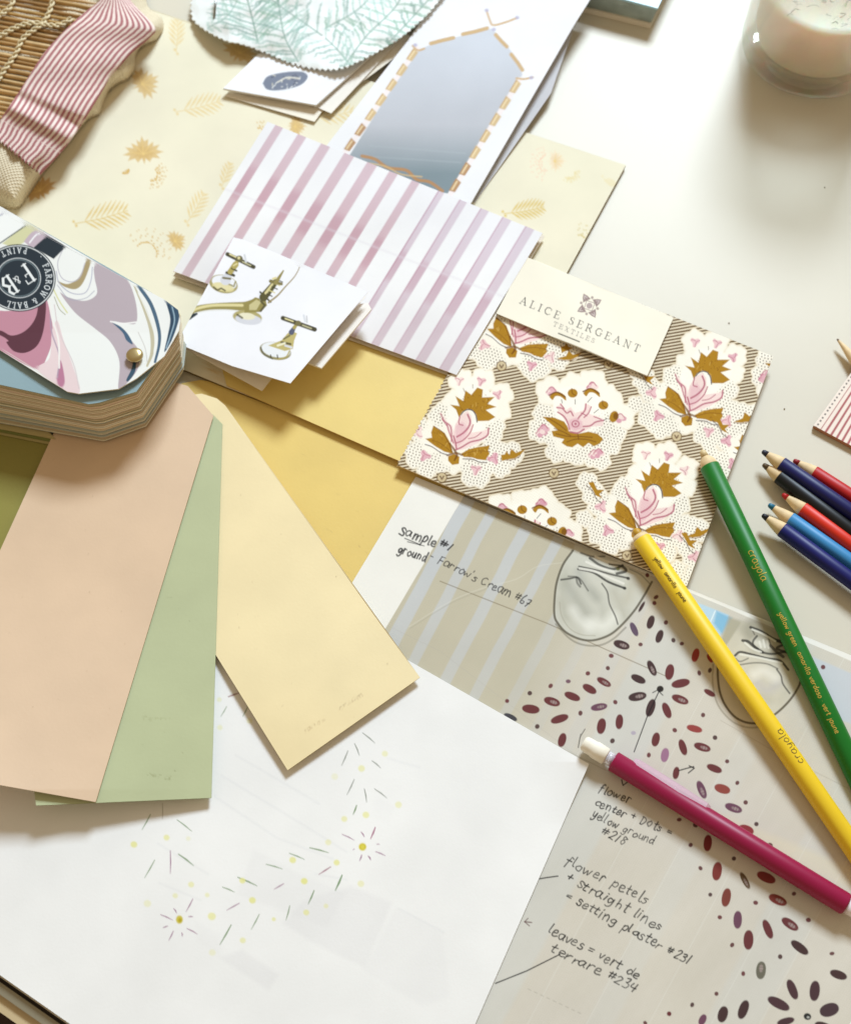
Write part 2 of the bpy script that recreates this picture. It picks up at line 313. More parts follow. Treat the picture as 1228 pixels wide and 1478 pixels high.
# ================================================================== SETTING: floor and table
M_floor = plain('brown_floor', (58, 34, 20), .5, mscale=3, mottle=.3, bscale=30, dist=.001)
fl = np.array([[-4, -4, -.74], [4, -4, -.74], [4, 4, -.74], [-4, 4, -.74]])
tag(mesh_obj('floor', fl, [[[0, 1, 2, 3]]], M_floor, smooth=False), None, None, kind='structure')
ea, eb = P(0, 1411, 0), P(100, 1481, 0); ed = (eb-ea)/np.linalg.norm(eb-ea); en = np.array([-ed[1], ed[0], 0])
if en[1] < 0: en = -en
M_table = plain('cream_lacquer_top', (211, 203, 184), .42, .34, mottle=.03, mscale=8, bscale=260, bstr=.05, dist=.0003)
m_, nt_, b_ = M_table, M_table.node_tree, M_table.node_tree.nodes['Principled BSDF']
tb = thing('table', (700, 700), 'cream white lacquered table that everything lies on, banded edge at the lower left', 'table')
def edgebox(name, o0, o1, z0, z1, mat, bev=0):
    a, b = ea-ed*.9, ea+ed*1.6; V = []
    pr = [(o0, z0), (o1, z0), (o1, z1), (o0, z1)] if not bev else [(o0, z0), (o1, z0), (o1, z1-bev)]+[(o1-bev*(1-math.cos(t))*1, z1-bev+bev*math.sin(t)) for t in np.linspace(.3, 1.57, 5)]+[(o0, z1)]
    for q in (a, b): V += [q+en*o+np.array([0, 0, z]) for o, z in pr]
    n = len(pr); f = [list(range(n)), [n+i for i in range(n)][::-1]]+[[i, n+i, n+(i+1) % n, (i+1) % n] for i in range(n)]
    return mesh_obj(name, V, [f], mat, None, tb, smooth=False)
edgebox('tabletop', 0.0, 1.5, -.028, 0, M_table)
edgebox('edge_groove', -.0012, 0, -.028, -.0025, plain('groove', (60, 48, 34), .6))
edgebox('edge_band', -.0042, -.0012, -.028, -.0004, plain('grey_trim', (150, 142, 120), .3, metal=.3))
edgebox('edge_lip', -.0085, -.0042, -.028, -.0022, plain('pale_trim', (200, 178, 138), .4))
# ================================================================== PATTERNED WALLPAPER
GOLD = (206, 168, 92); PGOLD = (224, 200, 142)
def sprig(pt, x, y, L, ang, col=PGOLD, a=.8, n=6):
    e = np.array([math.cos(R(ang)), math.sin(R(ang))]); q = np.array([-e[1], e[0]]); p0 = np.array([x, y])-e*L/2
    pt.stroke([p0, p0+e*L*.5+q*L*.03, p0+e*L], 1.4, col, a, 1.5)
    for k in range(n):
        t = .2+.72*k/(n-1); b = p0+e*L*t; l = L*.34*math.sin(math.pi*(.2+.7*t))
        for s in (-1, 1):
            tip = b+e*l*.75+q*s*l*.75; pt.stroke([b+q*s*1, (b+tip)/2, tip], [1.2, 3.4, .8], col, a, 1.5)
    pt.ell(p0[0]-2, p0[1]-3, 2, 2, 0, col, a, 1.5); pt.ell(p0[0]+2, p0[1]+3, 2, 2, 0, col, a, 1.5)
def leaf(pt, x, y, s, ang, col=GOLD, a=.85):
    U = [(0, -1.05), (.12, -.72), (.3, -.85), (.28, -.5), (.58, -.68), (.52, -.4), (.9, -.46), (.7, -.2), (1.08, -.05), (.7, .05), (.85, .32), (.45, .22), (.3, .45), (.1, .25), (0, .6), (-.1, .25), (-.3, .45), (-.45, .22), (-.85, .32), (-.7, .05), (-1.08, -.05), (-.7, -.2), (-.9, -.46), (-.52, -.4), (-.58, -.68), (-.28, -.5), (-.3, -.85), (-.12, -.72)]
    ca, sa = math.cos(R(ang+90)), math.sin(R(ang+90)); pts = [(x+(u*ca-v*sa)*s*1.02+random.uniform(-.7, .7), y+(u*sa+v*ca)*s*.92+random.uniform(-.7, .7)) for u, v in U]
    pt.poly(pts, col, a*.85, 2); pt.poly([(x+(px_-x)*.6+random.uniform(-2, 2), y+(py_-y)*.6+random.uniform(-2, 2)) for px_, py_ in pts], (190, 146, 62), a*.35, 4)
    for k in range(5):
        th = R(ang+(k-2)*38); pt.stroke([(x, y), (x+math.cos(th)*s*.8, y+math.sin(th)*s*.75)], [1.8, .8], (226, 196, 128), .6, 1.4)
def berries(pt, x, y, s, ang, col=GOLD, a=.75, n=3):
    r = random.Random(int(x*7+y))
    for j in range(n):
        rad = s*(.55+.3*j)
        arc = [(x+math.cos(R(ang+t))*rad, y+math.sin(R(ang+t))*rad) for t in range(-70, 71, 20)]
        if j == 0: pt.stroke(arc, 1.3, col, a, 1.2)
        for (ax, ay) in arc:
            for s2 in (0, 1): pt.ell(ax+r.uniform(-1.5, 1.5)+s2*2.6, ay+r.uniform(-1.5, 1.5)-s2*2, 1.5, 1.1, r.uniform(0, 90), col, a*(1-.2*j), 1.1)
def wp_paint(pt):
    i = np.arange(len(pt.X)); n = wav(pt.X, pt.Y, 60, 3)*.5+.5
    pt.mix(i, .3*np.clip(n, 0, 1), (232, 216, 198))
    sprig(pt, 255, 50, 48, -88); sprig(pt, 286, 153, 66, -14, n=7); sprig(pt, 146, 313, 78, -14, n=8, col=(216, 186, 112)); sprig(pt, 326, 252, 36, -70, n=5)
    leaf(pt, 345, 76, 26, -60); leaf(pt, 205, 121, 26, -30, a=.8); leaf(pt, 207, 222, 27, -95); leaf(pt, 58, 275, 26, -120, col=(190, 138, 50)); leaf(pt, 252, 348, 17, -30); leaf(pt, 425, 182, 17, 0)
    leaf(pt, 430, 100, 24, 20); sprig(pt, 480, 165, 60, -10)
    berries(pt, 218, 252, 17, 20); berries(pt, 372, 196, 22, -20, n=2); berries(pt, 210, 366, 30, -60, a=.7); berries(pt, 180, 246, 8, 60, n=1)
    berries(pt, 303, 545, 20, -40, n=3); sprig(pt, 282, 300, 50, -60)
    berries(pt, 790, 236, 22, 180, (232, 190, 160), .5); leaf(pt, 800, 232, 16, 0, (236, 200, 160), .45); berries(pt, 822, 250, 14, 60, (222, 205, 150), .6, 2)
    sprig(pt, 756, 303, 58, -10, (214, 186, 100), n=8); berries(pt, 835, 352, 24, -20, (206, 186, 120), .7, 3); sprig(pt, 880, 262, 20, 30, (226, 210, 160), .4)
    for (x, y) in ((110, 20), (30, 120), (120, 400), (560, 300), (640, 420), (500, 470)): leaf(pt, x, y, 24, 10)
WPZ = lambda X, Y: 2.2+.35*wav(X, Y, 90, 5)
card('wallpaper_sheet', [(-150, -112), (236, 19), (330, 49), (903, 238), (657, 688), (325, 558), (-150, 362)], WPZ, (230, 224, 198), M_matte, 1.2, sp=1.25, ang=19, paint=wp_paint, edge=(122, 104, 62))
tag(bpy.data.objects['wallpaper_sheet'], 'cream wallpaper sheet printed with small gold leaves, sprigs and berries under the folded prints', 'wallpaper')
# ================================================================== BAMBOO MAT, STRIPED BAND, CREAM CLOTH (upper left)
def hill(X, Y):      # the rolled bundle: a soft ridge running from the top edge down to the left
    d = ((X-0)*.62+(Y-205)*.785)       # distance across the roll, + = towards the viewer
    return d
def pip(poly):
    poly = np.asarray(poly, float)
    def f(X, Y):
        ins = np.zeros(X.shape, bool); n = len(poly)
        for k in range(n):
            ax, ay = poly[k]; bx, by = poly[(k+1) % n]
            if ay == by: continue
            ins ^= ((ay > Y) != (by > Y)) & (X < (bx-ax)*(Y-ay)/(by-ay)+ax)
        return ins
    return f
def dist_in(poly):
    poly = np.asarray(poly, float)
    def f(X, Y):
        d = np.full(X.shape, 1e9)
        for k in range(len(poly)):
            ax, ay = poly[k]; bx, by = poly[(k+1) % len(poly)]; dx = bx-ax; dy = by-ay
            t = np.clip(((X-ax)*dx+(Y-ay)*dy)/(dx*dx+dy*dy+1e-9), 0, 1); d = np.minimum(d, np.hypot(X-ax-t*dx, Y-ay-t*dy))
        return d
    return f
cc = [(-80, 60), (60, -60), (190, -40), (214, 8), (232, 22), (236, 40), (226, 56), (206, 66), (196, 80), (195, 97), (186, 112), (170, 120), (158, 130), (150, 145), (143, 163), (131, 169), (122, 178), (100, 205), (86, 222), (62, 250), (40, 282), (28, 298), (12, 300), (-10, 292), (-80, 262)]
cc = spl(cc+[cc[0]], 5)[:-1]; din = dist_in(cc)
def ccz(X, Y):
    d = din(X, Y); return 2.5+13*(1-np.exp(-d/13))+1.1*wav(X, Y, 14, 8)*np.clip(d/10, 0, 1)
X, Y = np.meshgrid(np.arange(-82, 240, 1.2), np.arange(-62, 304, 1.2)); pt = Pt(X, Y, (226, 212, 184))
dd = din(X, Y).ravel(); rib = .5+.5*np.sin(dd*1.9+wav(pt.X, pt.Y, 20, 2)*1.5)
pt.mix(np.arange(len(dd)), .28*rib, (176, 158, 122))
o = sheet('cream_cloth', X, Y, ccz, pt.C, M_rib, 1, None, mask=pip(cc), full=False, todown=2.4)
tag(o, 'cream ribbed cotton cloth rolled up under the striped band at the upper left', 'cloth')
bm = thing('bamboo_mat', (30, 60), 'tan bamboo slat mat tied with pale cord, rolled up at the top left corner', 'bamboo mat')
M_bam = vc('bamboo', .5, .4, 500, .3, mottle=.15, mscale=200); M_cord = plain('cord', (222, 206, 168), .85, bscale=900, bstr=.6)
parts = []; cols = []
def bmz(x, y): return 14.5+2.5*math.cos((y-70)/75)-.02*max(0, x-60)
sl = 0.19; y0 = -66; k = 0
while y0 < 250:
    xe = 150 if y0 < 20 else 100
    pth = [P(x, y0+sl*x+random.uniform(-.25, .25), .001*(bmz(x, y0+sl*x))) for x in np.linspace(-60, xe-.28*y0, 7)]
    off = random.uniform(-.0003, .0003)
    pth = [p+np.array([0, 0, off]) for p in pth]; v, f = tube(pth, random.uniform(.00072, .00108), 7)
    c0 = lin(random.choice([(178, 140, 88), (196, 160, 108), (160, 122, 72), (206, 174, 124), (186, 150, 92)])); cols.append(np.tile(c0, (len(v), 1)))
    parts.append((v, f, 0)); y0 += random.uniform(6.6, 8.6); k += 1
V, Fs, mi = merge(parts); mesh_obj('slats', V, [Fs], M_bam, None, bm, C=np.concatenate(cols))
def cord(path, amp=2.4, wl=9.5, r=.00055):
    q = spl(path, 14); d = np.r_[0, np.cumsum(np.hypot(*np.diff(q, axis=0).T))]; ps = []
    for s in (0, math.pi):
        t = np.arange(0, d[-1], 1.2); x = np.interp(t, d, q[:, 0]); y = np.interp(t, d, q[:, 1])
        gx = np.gradient(x); gy = np.gradient(y); l = np.hypot(gx, gy); ph = t/wl*2*math.pi/2+s
        xx = x-gy/l*amp*np.sin(ph); yy = y+gx/l*amp*np.sin(ph); zz = np.array([bmz(a, b) for a, b in zip(xx, yy)])+1.35+.6*np.cos(ph)
        ps.append((*tube(P(xx, yy, zz*.001), r, 6), 0))
    return ps
ps = []
for c in ([(78, -10), (72, 14), (60, 34), (34, 54), (22, 78), (4, 104), (-12, 130)], [(60, 34), (84, 36), (104, 26)], [(58, 32), (30, 36), (-10, 56)], [(22, -12), (14, 10), (-8, 26)]): ps += cord(c)
V, Fs, mi = merge(ps); mesh_obj('cord', V, [Fs], M_cord, None, bm)
# striped band
Lp = spl([(140, -30), (143, 0), (122, 16), (103, 34), (82, 55), (62, 78), (40, 112), (20, 143), (4, 166), (-16, 186), (-40, 206)], 5)
Rp = spl([(192, -22), (196, 4), (223, 42), (214, 56), (191, 73), (176, 92), (160, 108), (143, 136), (112, 185), (84, 218), (56, 252), (34, 262), (12, 248)], 5)
Lp = np.array(Lp); Rp = np.array(Rp)
Lp2 = [(140, -30), (146, -4), (126, 14), (103, 34), (82, 55), (62, 78), (40, 112), (20, 143), (2, 170), (-8, 190), (-14, 205)]
Rp2 = [(170, -24), (190, 2), (222, 36), (218, 50), (191, 73), (170, 96), (158, 110), (143, 136), (112, 185), (90, 215), (56, 252)]
X, Y, U, T = ruled(spl(Lp2, 8), spl(Rp2, 8), 1.0)
Rnd = wav(T*60, T*0, 4, 3)
endm = lambda X, Y: Y < 203+.82*X+2.2*np.sin(X*1.25)
pt = Pt(X, Y, (234, 216, 206)); u = U.ravel(); nS = 13
u = u+.012*np.sin(T.ravel()*22)+.02*np.clip((T.ravel()-.8)/.2, 0, 1)*np.sin(T.ravel()*60); st = np.clip((np.sin(u*nS*2*math.pi+.9)*.5+.5-.42)*5, 0, 1); pt.mix(np.arange(len(u)), .93*st, (166, 98, 102))
sm = ((T.ravel() > .872) & (T.ravel() < .879)) | ((T.ravel() > .12) & (T.ravel() < .126)); i = np.nonzero(sm & (np.sin(u*90) > 0))[0]; pt.mix(i, np.full(len(i), .6), (230, 205, 195))
def bandz(X, Y):
    t = T; u_ = U
    return 19.6-4.5*u_-3.5*np.clip((t-.7)/.3, 0, 1)+3.4*np.sin(np.pi*np.clip(u_, 0, 1))**.7+2.2*np.exp(-((t-.80)/.035)**2)-1.8*np.exp(-((t-.74)/.03)**2)+.5*np.sin(t*26+u_*3)+1.0*np.clip((t-.84)/.16, 0, 1)*np.sin(u_*19)
o = sheet('striped_band', X, Y, bandz, pt.C, M_cloth, .8, None, mask=endm, full=True)
tag(o, 'rose and cream pinstriped cotton band with a frayed end wrapped over the bamboo mat', 'fabric band')
# ================================================================== BOOK / BOX at the top edge
bk = thing('picture_box', (860, 20), 'teal and grey printed box with a pale rim at the top edge', 'box')
M_teal = plain('teal_cover', (168, 206, 222), .35, .5, mscale=60, mottle=.25)
M_side = plain('grey_side', (150, 164, 162), .5, mscale=90, mottle=.35); M_rim = plain('pale_rim', (222, 214, 198), .5)
extrude_prism('rim', [(700, -24), (700, -170), (1030, -150), (940, 34)], [(700, -18), (700, -165), (1030, -142), (938, 41)], 2.2, .2, M_rim, bk)
extrude_prism('side', [(690, -55), (700, -190), (1036, -180), (947, 14)], [(704, -26), (702, -168), (1026, -150), (939, 32)], 10.5, 2.2, M_side, bk)
extrude_prism('cover', [(690, -58), (700, -193), (1040, -183), (949, 11)], [(690, -55), (700, -190), (1038, -180), (948, 14)], 11.5, 10.5, M_teal, bk)
# ================================================================== FERN SWATCH
FP = Z(240, 0, 2.924, [(180, -120), (120, -40), (104, 40), (130, 100), (240, 165), (340, 190), (440, 228), (560, 275), (700, 292), (800, 262), (960, 175), (1080, 80), (1150, 0), (1180, -60), (1100, -160)])
sm = spl(FP+[FP[0]], 6)[:-1]; out = []; d = np.r_[0, np.cumsum(np.hypot(*np.diff(np.r_[sm, sm[:1]], axis=0).T))]
ctr = sm.mean(0)
for t in np.arange(0, d[-1], 1.0):
    j = np.array([np.interp(t, d, np.r_[sm, sm[:1]][:, 0]), np.interp(t, d, np.r_[sm, sm[:1]][:, 1])]); e = (j-ctr)/np.linalg.norm(j-ctr)
    out.append(j+e*(3.0*abs(math.sin(t/8*math.pi))-1))
fz = lambda X, Y: 9+2.0*np.sin((X-280)/46+Y/55)+1.6*wav(X, Y, 22, 4)+.7*wav(X, Y, 8, 14)-5*np.clip((330-X)/60, 0, 1)
def fern(pt):
    r = random.Random(5)
    def frond(path, Ln, n, a):
        q = spl(path, 10); m = len(q); pt.stroke(q, 2.2, (128, 160, 146), a, 1.8)
        for k in range(n):
            t = k/(n-1); i = min(int(t*(m-2)), m-2); b = q[i]; e = q[i+1]-q[i]; e = e/np.linalg.norm(e); nn = np.array([-e[1], e[0]])
            l = Ln*math.sin(math.pi*(.12+.8*t))
            for s in (-1, 1):
                mid = b+e*l*.35+nn*s*l*.55; tip = b+e*l*.5+nn*s*l
                c = r.choice([(158, 190, 178), (128, 164, 152), (176, 204, 192), (146, 182, 162)])
                wv = e*1.6*math.sin(k*1.9+s); pt.stroke([b, (b+mid)/2-wv, mid+wv, (mid+tip)/2-wv*1.4, tip+wv], [1.5, 3.4, 3, 2.4, .8], c, a*.85, 2)
                for h in range(4):
                    w = b+(tip-b)*(.3+.2*h); pt.stroke([w, w+e*3.2-nn*s*2], [2, .8], c, a*.6, 1.8)
    frond([(372, 60), (365, 30), (352, -20)], 62, 11, .85); frond([(505, 92), (470, 55), (400, 5), (360, -30)], 40, 15, .7)
    frond([(500, 90), (530, 50), (570, 10), (590, -30)], 44, 13, .8); frond([(300, 40), (330, 20), (352, -20)], 22, 8, .6)
    frond([(430, 88), (410, 50), (400, -10)], 46, 13, .75); frond([(560, 62), (590, 30), (622, -5)], 20, 8, .75); frond([(470, 40), (520, 10), (560, -40)], 40, 12, .75)
    for k in range(26):
        x = r.uniform(300, 620); y = r.uniform(-20, 95); pt.stroke([(x, y), (x+r.uniform(15, 40), y+r.uniform(-8, 10))], [2, .8], (198, 208, 206), .5, 2)
    for a, b in (((485, -10), (430, 20)), ((540, 8), (505, 45))): pt.stroke([a, b], 1.4, (245, 250, 250), .8, 1)
X, Y = np.meshgrid(np.arange(268, 650, 1.1), np.arange(-60, 106, 1.1)); pt = Pt(X, Y, (240, 243, 240)); fern(pt)
o = sheet('fern_swatch', X, Y, fz, pt.C, M_cloth, .6, None, mask=pip(out), full=True)
tag(o, 'white cotton swatch printed with sea green ferns, its edge cut in small scallops', 'fabric swatch')
A, B = P(309, 27, .009), P(313, -22, .014)
o = lathe_obj('pin', A, B, [(0, .0002), (.0006, .00055), (np.linalg.norm(B-A), .00055)], plain('pin_steel', (150, 150, 145), .25, metal=1), seg=10)
tag(o, 'thin steel pin stuck in the left end of the fern fabric', 'pin')
# ================================================================== SMALL FOLDED PRINT with grey emblem
sp_ = thing('folded_logo_print', (430, 150), 'small folded white paper with a dark grey emblem, tucked under the fern fabric', 'folded paper')
def logo(pt):
    q = [(406, 350), (425, 322), (470, 308), (530, 300), (578, 302), (597, 322), (575, 352), (530, 370), (470, 380), (425, 376)]
    pt.poly(Z(240, 0, 2.924, q), (112, 120, 138), .95, 1.5, True)
    for k in range(26):
        x = 440+random.random()*130; y = 312+random.random()*55; pt.stroke(Z(240, 0, 2.924, [(x, y), (x+random.uniform(-14, 14), y+random.uniform(-12, 12))]), 1.4, random.choice([(225, 226, 224), (214, 208, 190), (70, 76, 92)]), .8, 1)
    pt.stroke(Z(240, 0, 2.924, [(470, 345), (510, 325), (560, 330)]), 2, (232, 228, 214), .8, 1, True)
card('lower_leaf', [(325, 138), (372, 88), (560, 20), (600, 60), (464, 161), (454, 175)], bil([(325, 138), (454, 175), (560, 20)], (2.9, 3.4, 5)), (236, 228, 212), M_paper, .25, sp_, 3)
card('side_leaf', [(400, 140), (560, 10), (606, 26), (478, 163), (452, 152)], bil([(400, 140), (478, 163), (606, 26)], (4, 4.4, 6)), (236, 230, 220), M_paper, .25, sp_, 3)
card('top_leaf', [(322, 127), (373, 77), (470, 40), (592, 30), (456, 151)], bil([(322, 127), (456, 151), (560, 40)], (5.6, 6.5, 7)), (238, 238, 240), M_paper, 1.0, sp_, 1.2, paint=logo, edge=(226, 220, 208))
# ================================================================== ARCHED MIRROR PRINT
mp = thing('mirror_print', (640, 190), 'folded paper with a printed picture of an arched mirror framed in bamboo segments', 'folded print')
z5 = lambda p: Z(470, 0, 2.67, p)
def mirror(pt):
    q = z5([(345, 196), (410, 168), (530, 134), (640, 108), (690, 160), (735, 225), (758, 285), (735, 330), (470, 745), (260, 700), (90, 600)])
    i = np.arange(len(pt.X)); sd = pt.sd_poly(i, q); t = np.clip((pt.Y-60)/200, 0, 1)[:, None]
    c = lin((202, 206, 214))*(1-np.clip(t*1.6, 0, 1))+lin((188, 190, 196))*np.clip(t*1.6, 0, 1)
    t2 = np.clip((t-.6)/.35, 0, 1); c = c*(1-t2)+lin((128, 142, 148))*t2
    al = np.clip(.5-sd/1.4, 0, 1)[:, None]; pt.C = pt.C*(1-al)+c*al
    for a, b in (((140, 600), (520, 625)), ((170, 560), (540, 590))): pt.stroke(z5([a, b]), 1.4, (176, 186, 190), .4, 2.5)
    def dash(a, b, n, w, fr=.6):
        a, b = np.array(a, float), np.array(b, float)
        pt.stroke(z5([a, b]), w*.9, (238, 228, 226), 1, 1)
        for k in range(n):
            t0 = (k+.15)/n; t1 = (k+.15+fr)/n; cc_ = (176, 134, 90) if (k >= n*.6) else (206, 178, 130)
            e_ = (b-a)/np.linalg.norm(b-a); n_ = np.array([-e_[1], e_[0]])*w*1.6; pt.poly(z5([a+(b-a)*t0-n_, a+(b-a)*t1-n_*.9, a+(b-a)*(t1+.01)+n_*.9, a+(b-a)*(t0-.01)+n_]), cc_, .95, 1.2); pt.stroke(z5([a+(b-a)*t0+n_*.7, a+(b-a)*t1+n_*.7]), 1.4, (176, 130, 78), .6, 1.2)
            pt.stroke(z5([a+(b-a)*(t0+.01), a+(b-a)*(t1-.01)])+np.array([-1, -.6]), w*.35, (238, 218, 176), .7, 1.2)
    dash((352, 185), (72, 590), 7, 8); dash((748, 305), (478, 750), 7, 8)
    for q in ([(405, 166), (445, 155), (492, 144)], [(528, 130), (575, 120), (622, 107)], [(655, 132), (675, 155), (698, 178)], [(715, 208), (740, 240), (758, 268)]): pt.stroke(z5(q), 5.5, (200, 168, 120), .95, 1)
    for q in ([(620, 40), (632, 75), (645, 95), (690, 85), (735, 68)], [(335, 175), (355, 192), (380, 186)], [(735, 300), (765, 303), (798, 296)]): pt.stroke(z5(q), 3, (204, 172, 130), .95, 1, True)
    for x, y in ((620, 38), (738, 66), (345, 172), (792, 298), (648, 112)): pt.ell(*z5([(x, y)])[0], 3, 2.5, 0, (176, 172, 198), .8)
    pt.stroke(z5([(140, 600), (190, 612), (240, 645), (310, 655), (350, 690), (400, 700), (450, 735)]), 4.5, (182, 134, 84), .9, 1.3, True)
    pt.stroke(z5([(150, 625), (230, 640), (290, 670), (370, 680)]), 2, (214, 182, 130), .8, 1.3, True)
card('under_leaf', [(640, -20), (827, 42), (795, 134), (684, 294), (520, 215)], bil([(827, 42), (795, 134), (684, 294), (520, 215)], (8, 3.0, 2.9, 2.8)), (200, 198, 200), M_paper, .25, mp, 3)
def mz(X, Y): return bil([(828, 36), (680, 292), (480, 215), (640, -20)], (12.5, 4.6, 3.4, 8))(X, Y)+.3*wav(X, Y, 70, 2)
card('printed_leaf', [(662, -50), (862, -18), (828, 36), (680, 292), (664, 312), (440, 250), (627, 8)], mz, (234, 233, 234), M_paper, .25, mp, 1.2, ang=-56, paint=mirror)
# ================================================================== STRIPED PRINT
stp = thing('striped_print', (500, 360), 'large folded white print with mauve stripes between the mirror print and the tap print', 'folded print')
def quad_mesh(name, q, z, base, fn, mat, th, parent, sp=1.3, edge=None, jag=None):
    X, Y, U, T = ruled([q[0], q[3]], [q[1], q[2]], sp); pt = Pt(X, Y, base); fn(pt, U.ravel(), T.ravel())
    return sheet(name, X, Y, z, pt.C, mat, th, parent, edge)
def stripes(pt, U, T):
    i = np.arange(len(U)); x = U*397
    for k, (c, w) in enumerate([(17, 11), (50, 12), (84, 13), (118, 14), (151, 14), (182, 12), (214, 11), (249, 8), (281, 10), (312, 11), (344, 12), (377, 12)]):
        c = c+ (k > 6)*2
        al = np.clip(.5-(np.abs(x-c)-w/2)/1.3, 0, 1); col = (194, 154, 162) if k < 7 else (200, 178, 188)
        pt.mix(i, al*.82, col)
        if k >= 7: pt.mix(i, .8*np.clip(.5-(np.abs(x-c+w/2)-.9)/1, 0, 1), (178, 132, 150))
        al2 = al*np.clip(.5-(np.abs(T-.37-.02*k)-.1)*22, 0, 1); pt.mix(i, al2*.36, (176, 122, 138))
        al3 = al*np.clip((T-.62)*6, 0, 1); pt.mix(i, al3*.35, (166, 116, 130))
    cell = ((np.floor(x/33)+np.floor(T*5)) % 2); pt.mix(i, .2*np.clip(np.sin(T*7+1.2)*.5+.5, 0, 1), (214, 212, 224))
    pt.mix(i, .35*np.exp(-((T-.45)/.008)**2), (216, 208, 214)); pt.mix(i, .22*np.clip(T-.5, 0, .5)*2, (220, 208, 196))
quad_mesh('lower_leaf', [(389, 181), (786, 340), (662, 547), (250, 398)], 4.0, (226, 214, 196), lambda p, u, t: None, M_paper, .3, stp, 4)
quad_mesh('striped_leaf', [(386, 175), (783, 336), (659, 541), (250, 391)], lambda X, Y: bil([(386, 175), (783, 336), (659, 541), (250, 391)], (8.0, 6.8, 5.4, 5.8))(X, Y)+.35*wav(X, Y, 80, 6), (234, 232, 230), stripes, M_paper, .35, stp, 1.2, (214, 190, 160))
# ================================================================== YELLOW CARDS under the prints
ycard = card('yellow_card', [(312, 500), (420, 440), (700, 500), (655, 560), (578, 666), (327, 556)], lambda X, Y: 3.0+.15*wav(X, Y, 80, 1), (228, 201, 120), M_chip, .5, None, 3, edge=(214, 176, 104))
tag(ycard, 'warm yellow painted card between the brass tap print and the floral swatch', 'paint card')
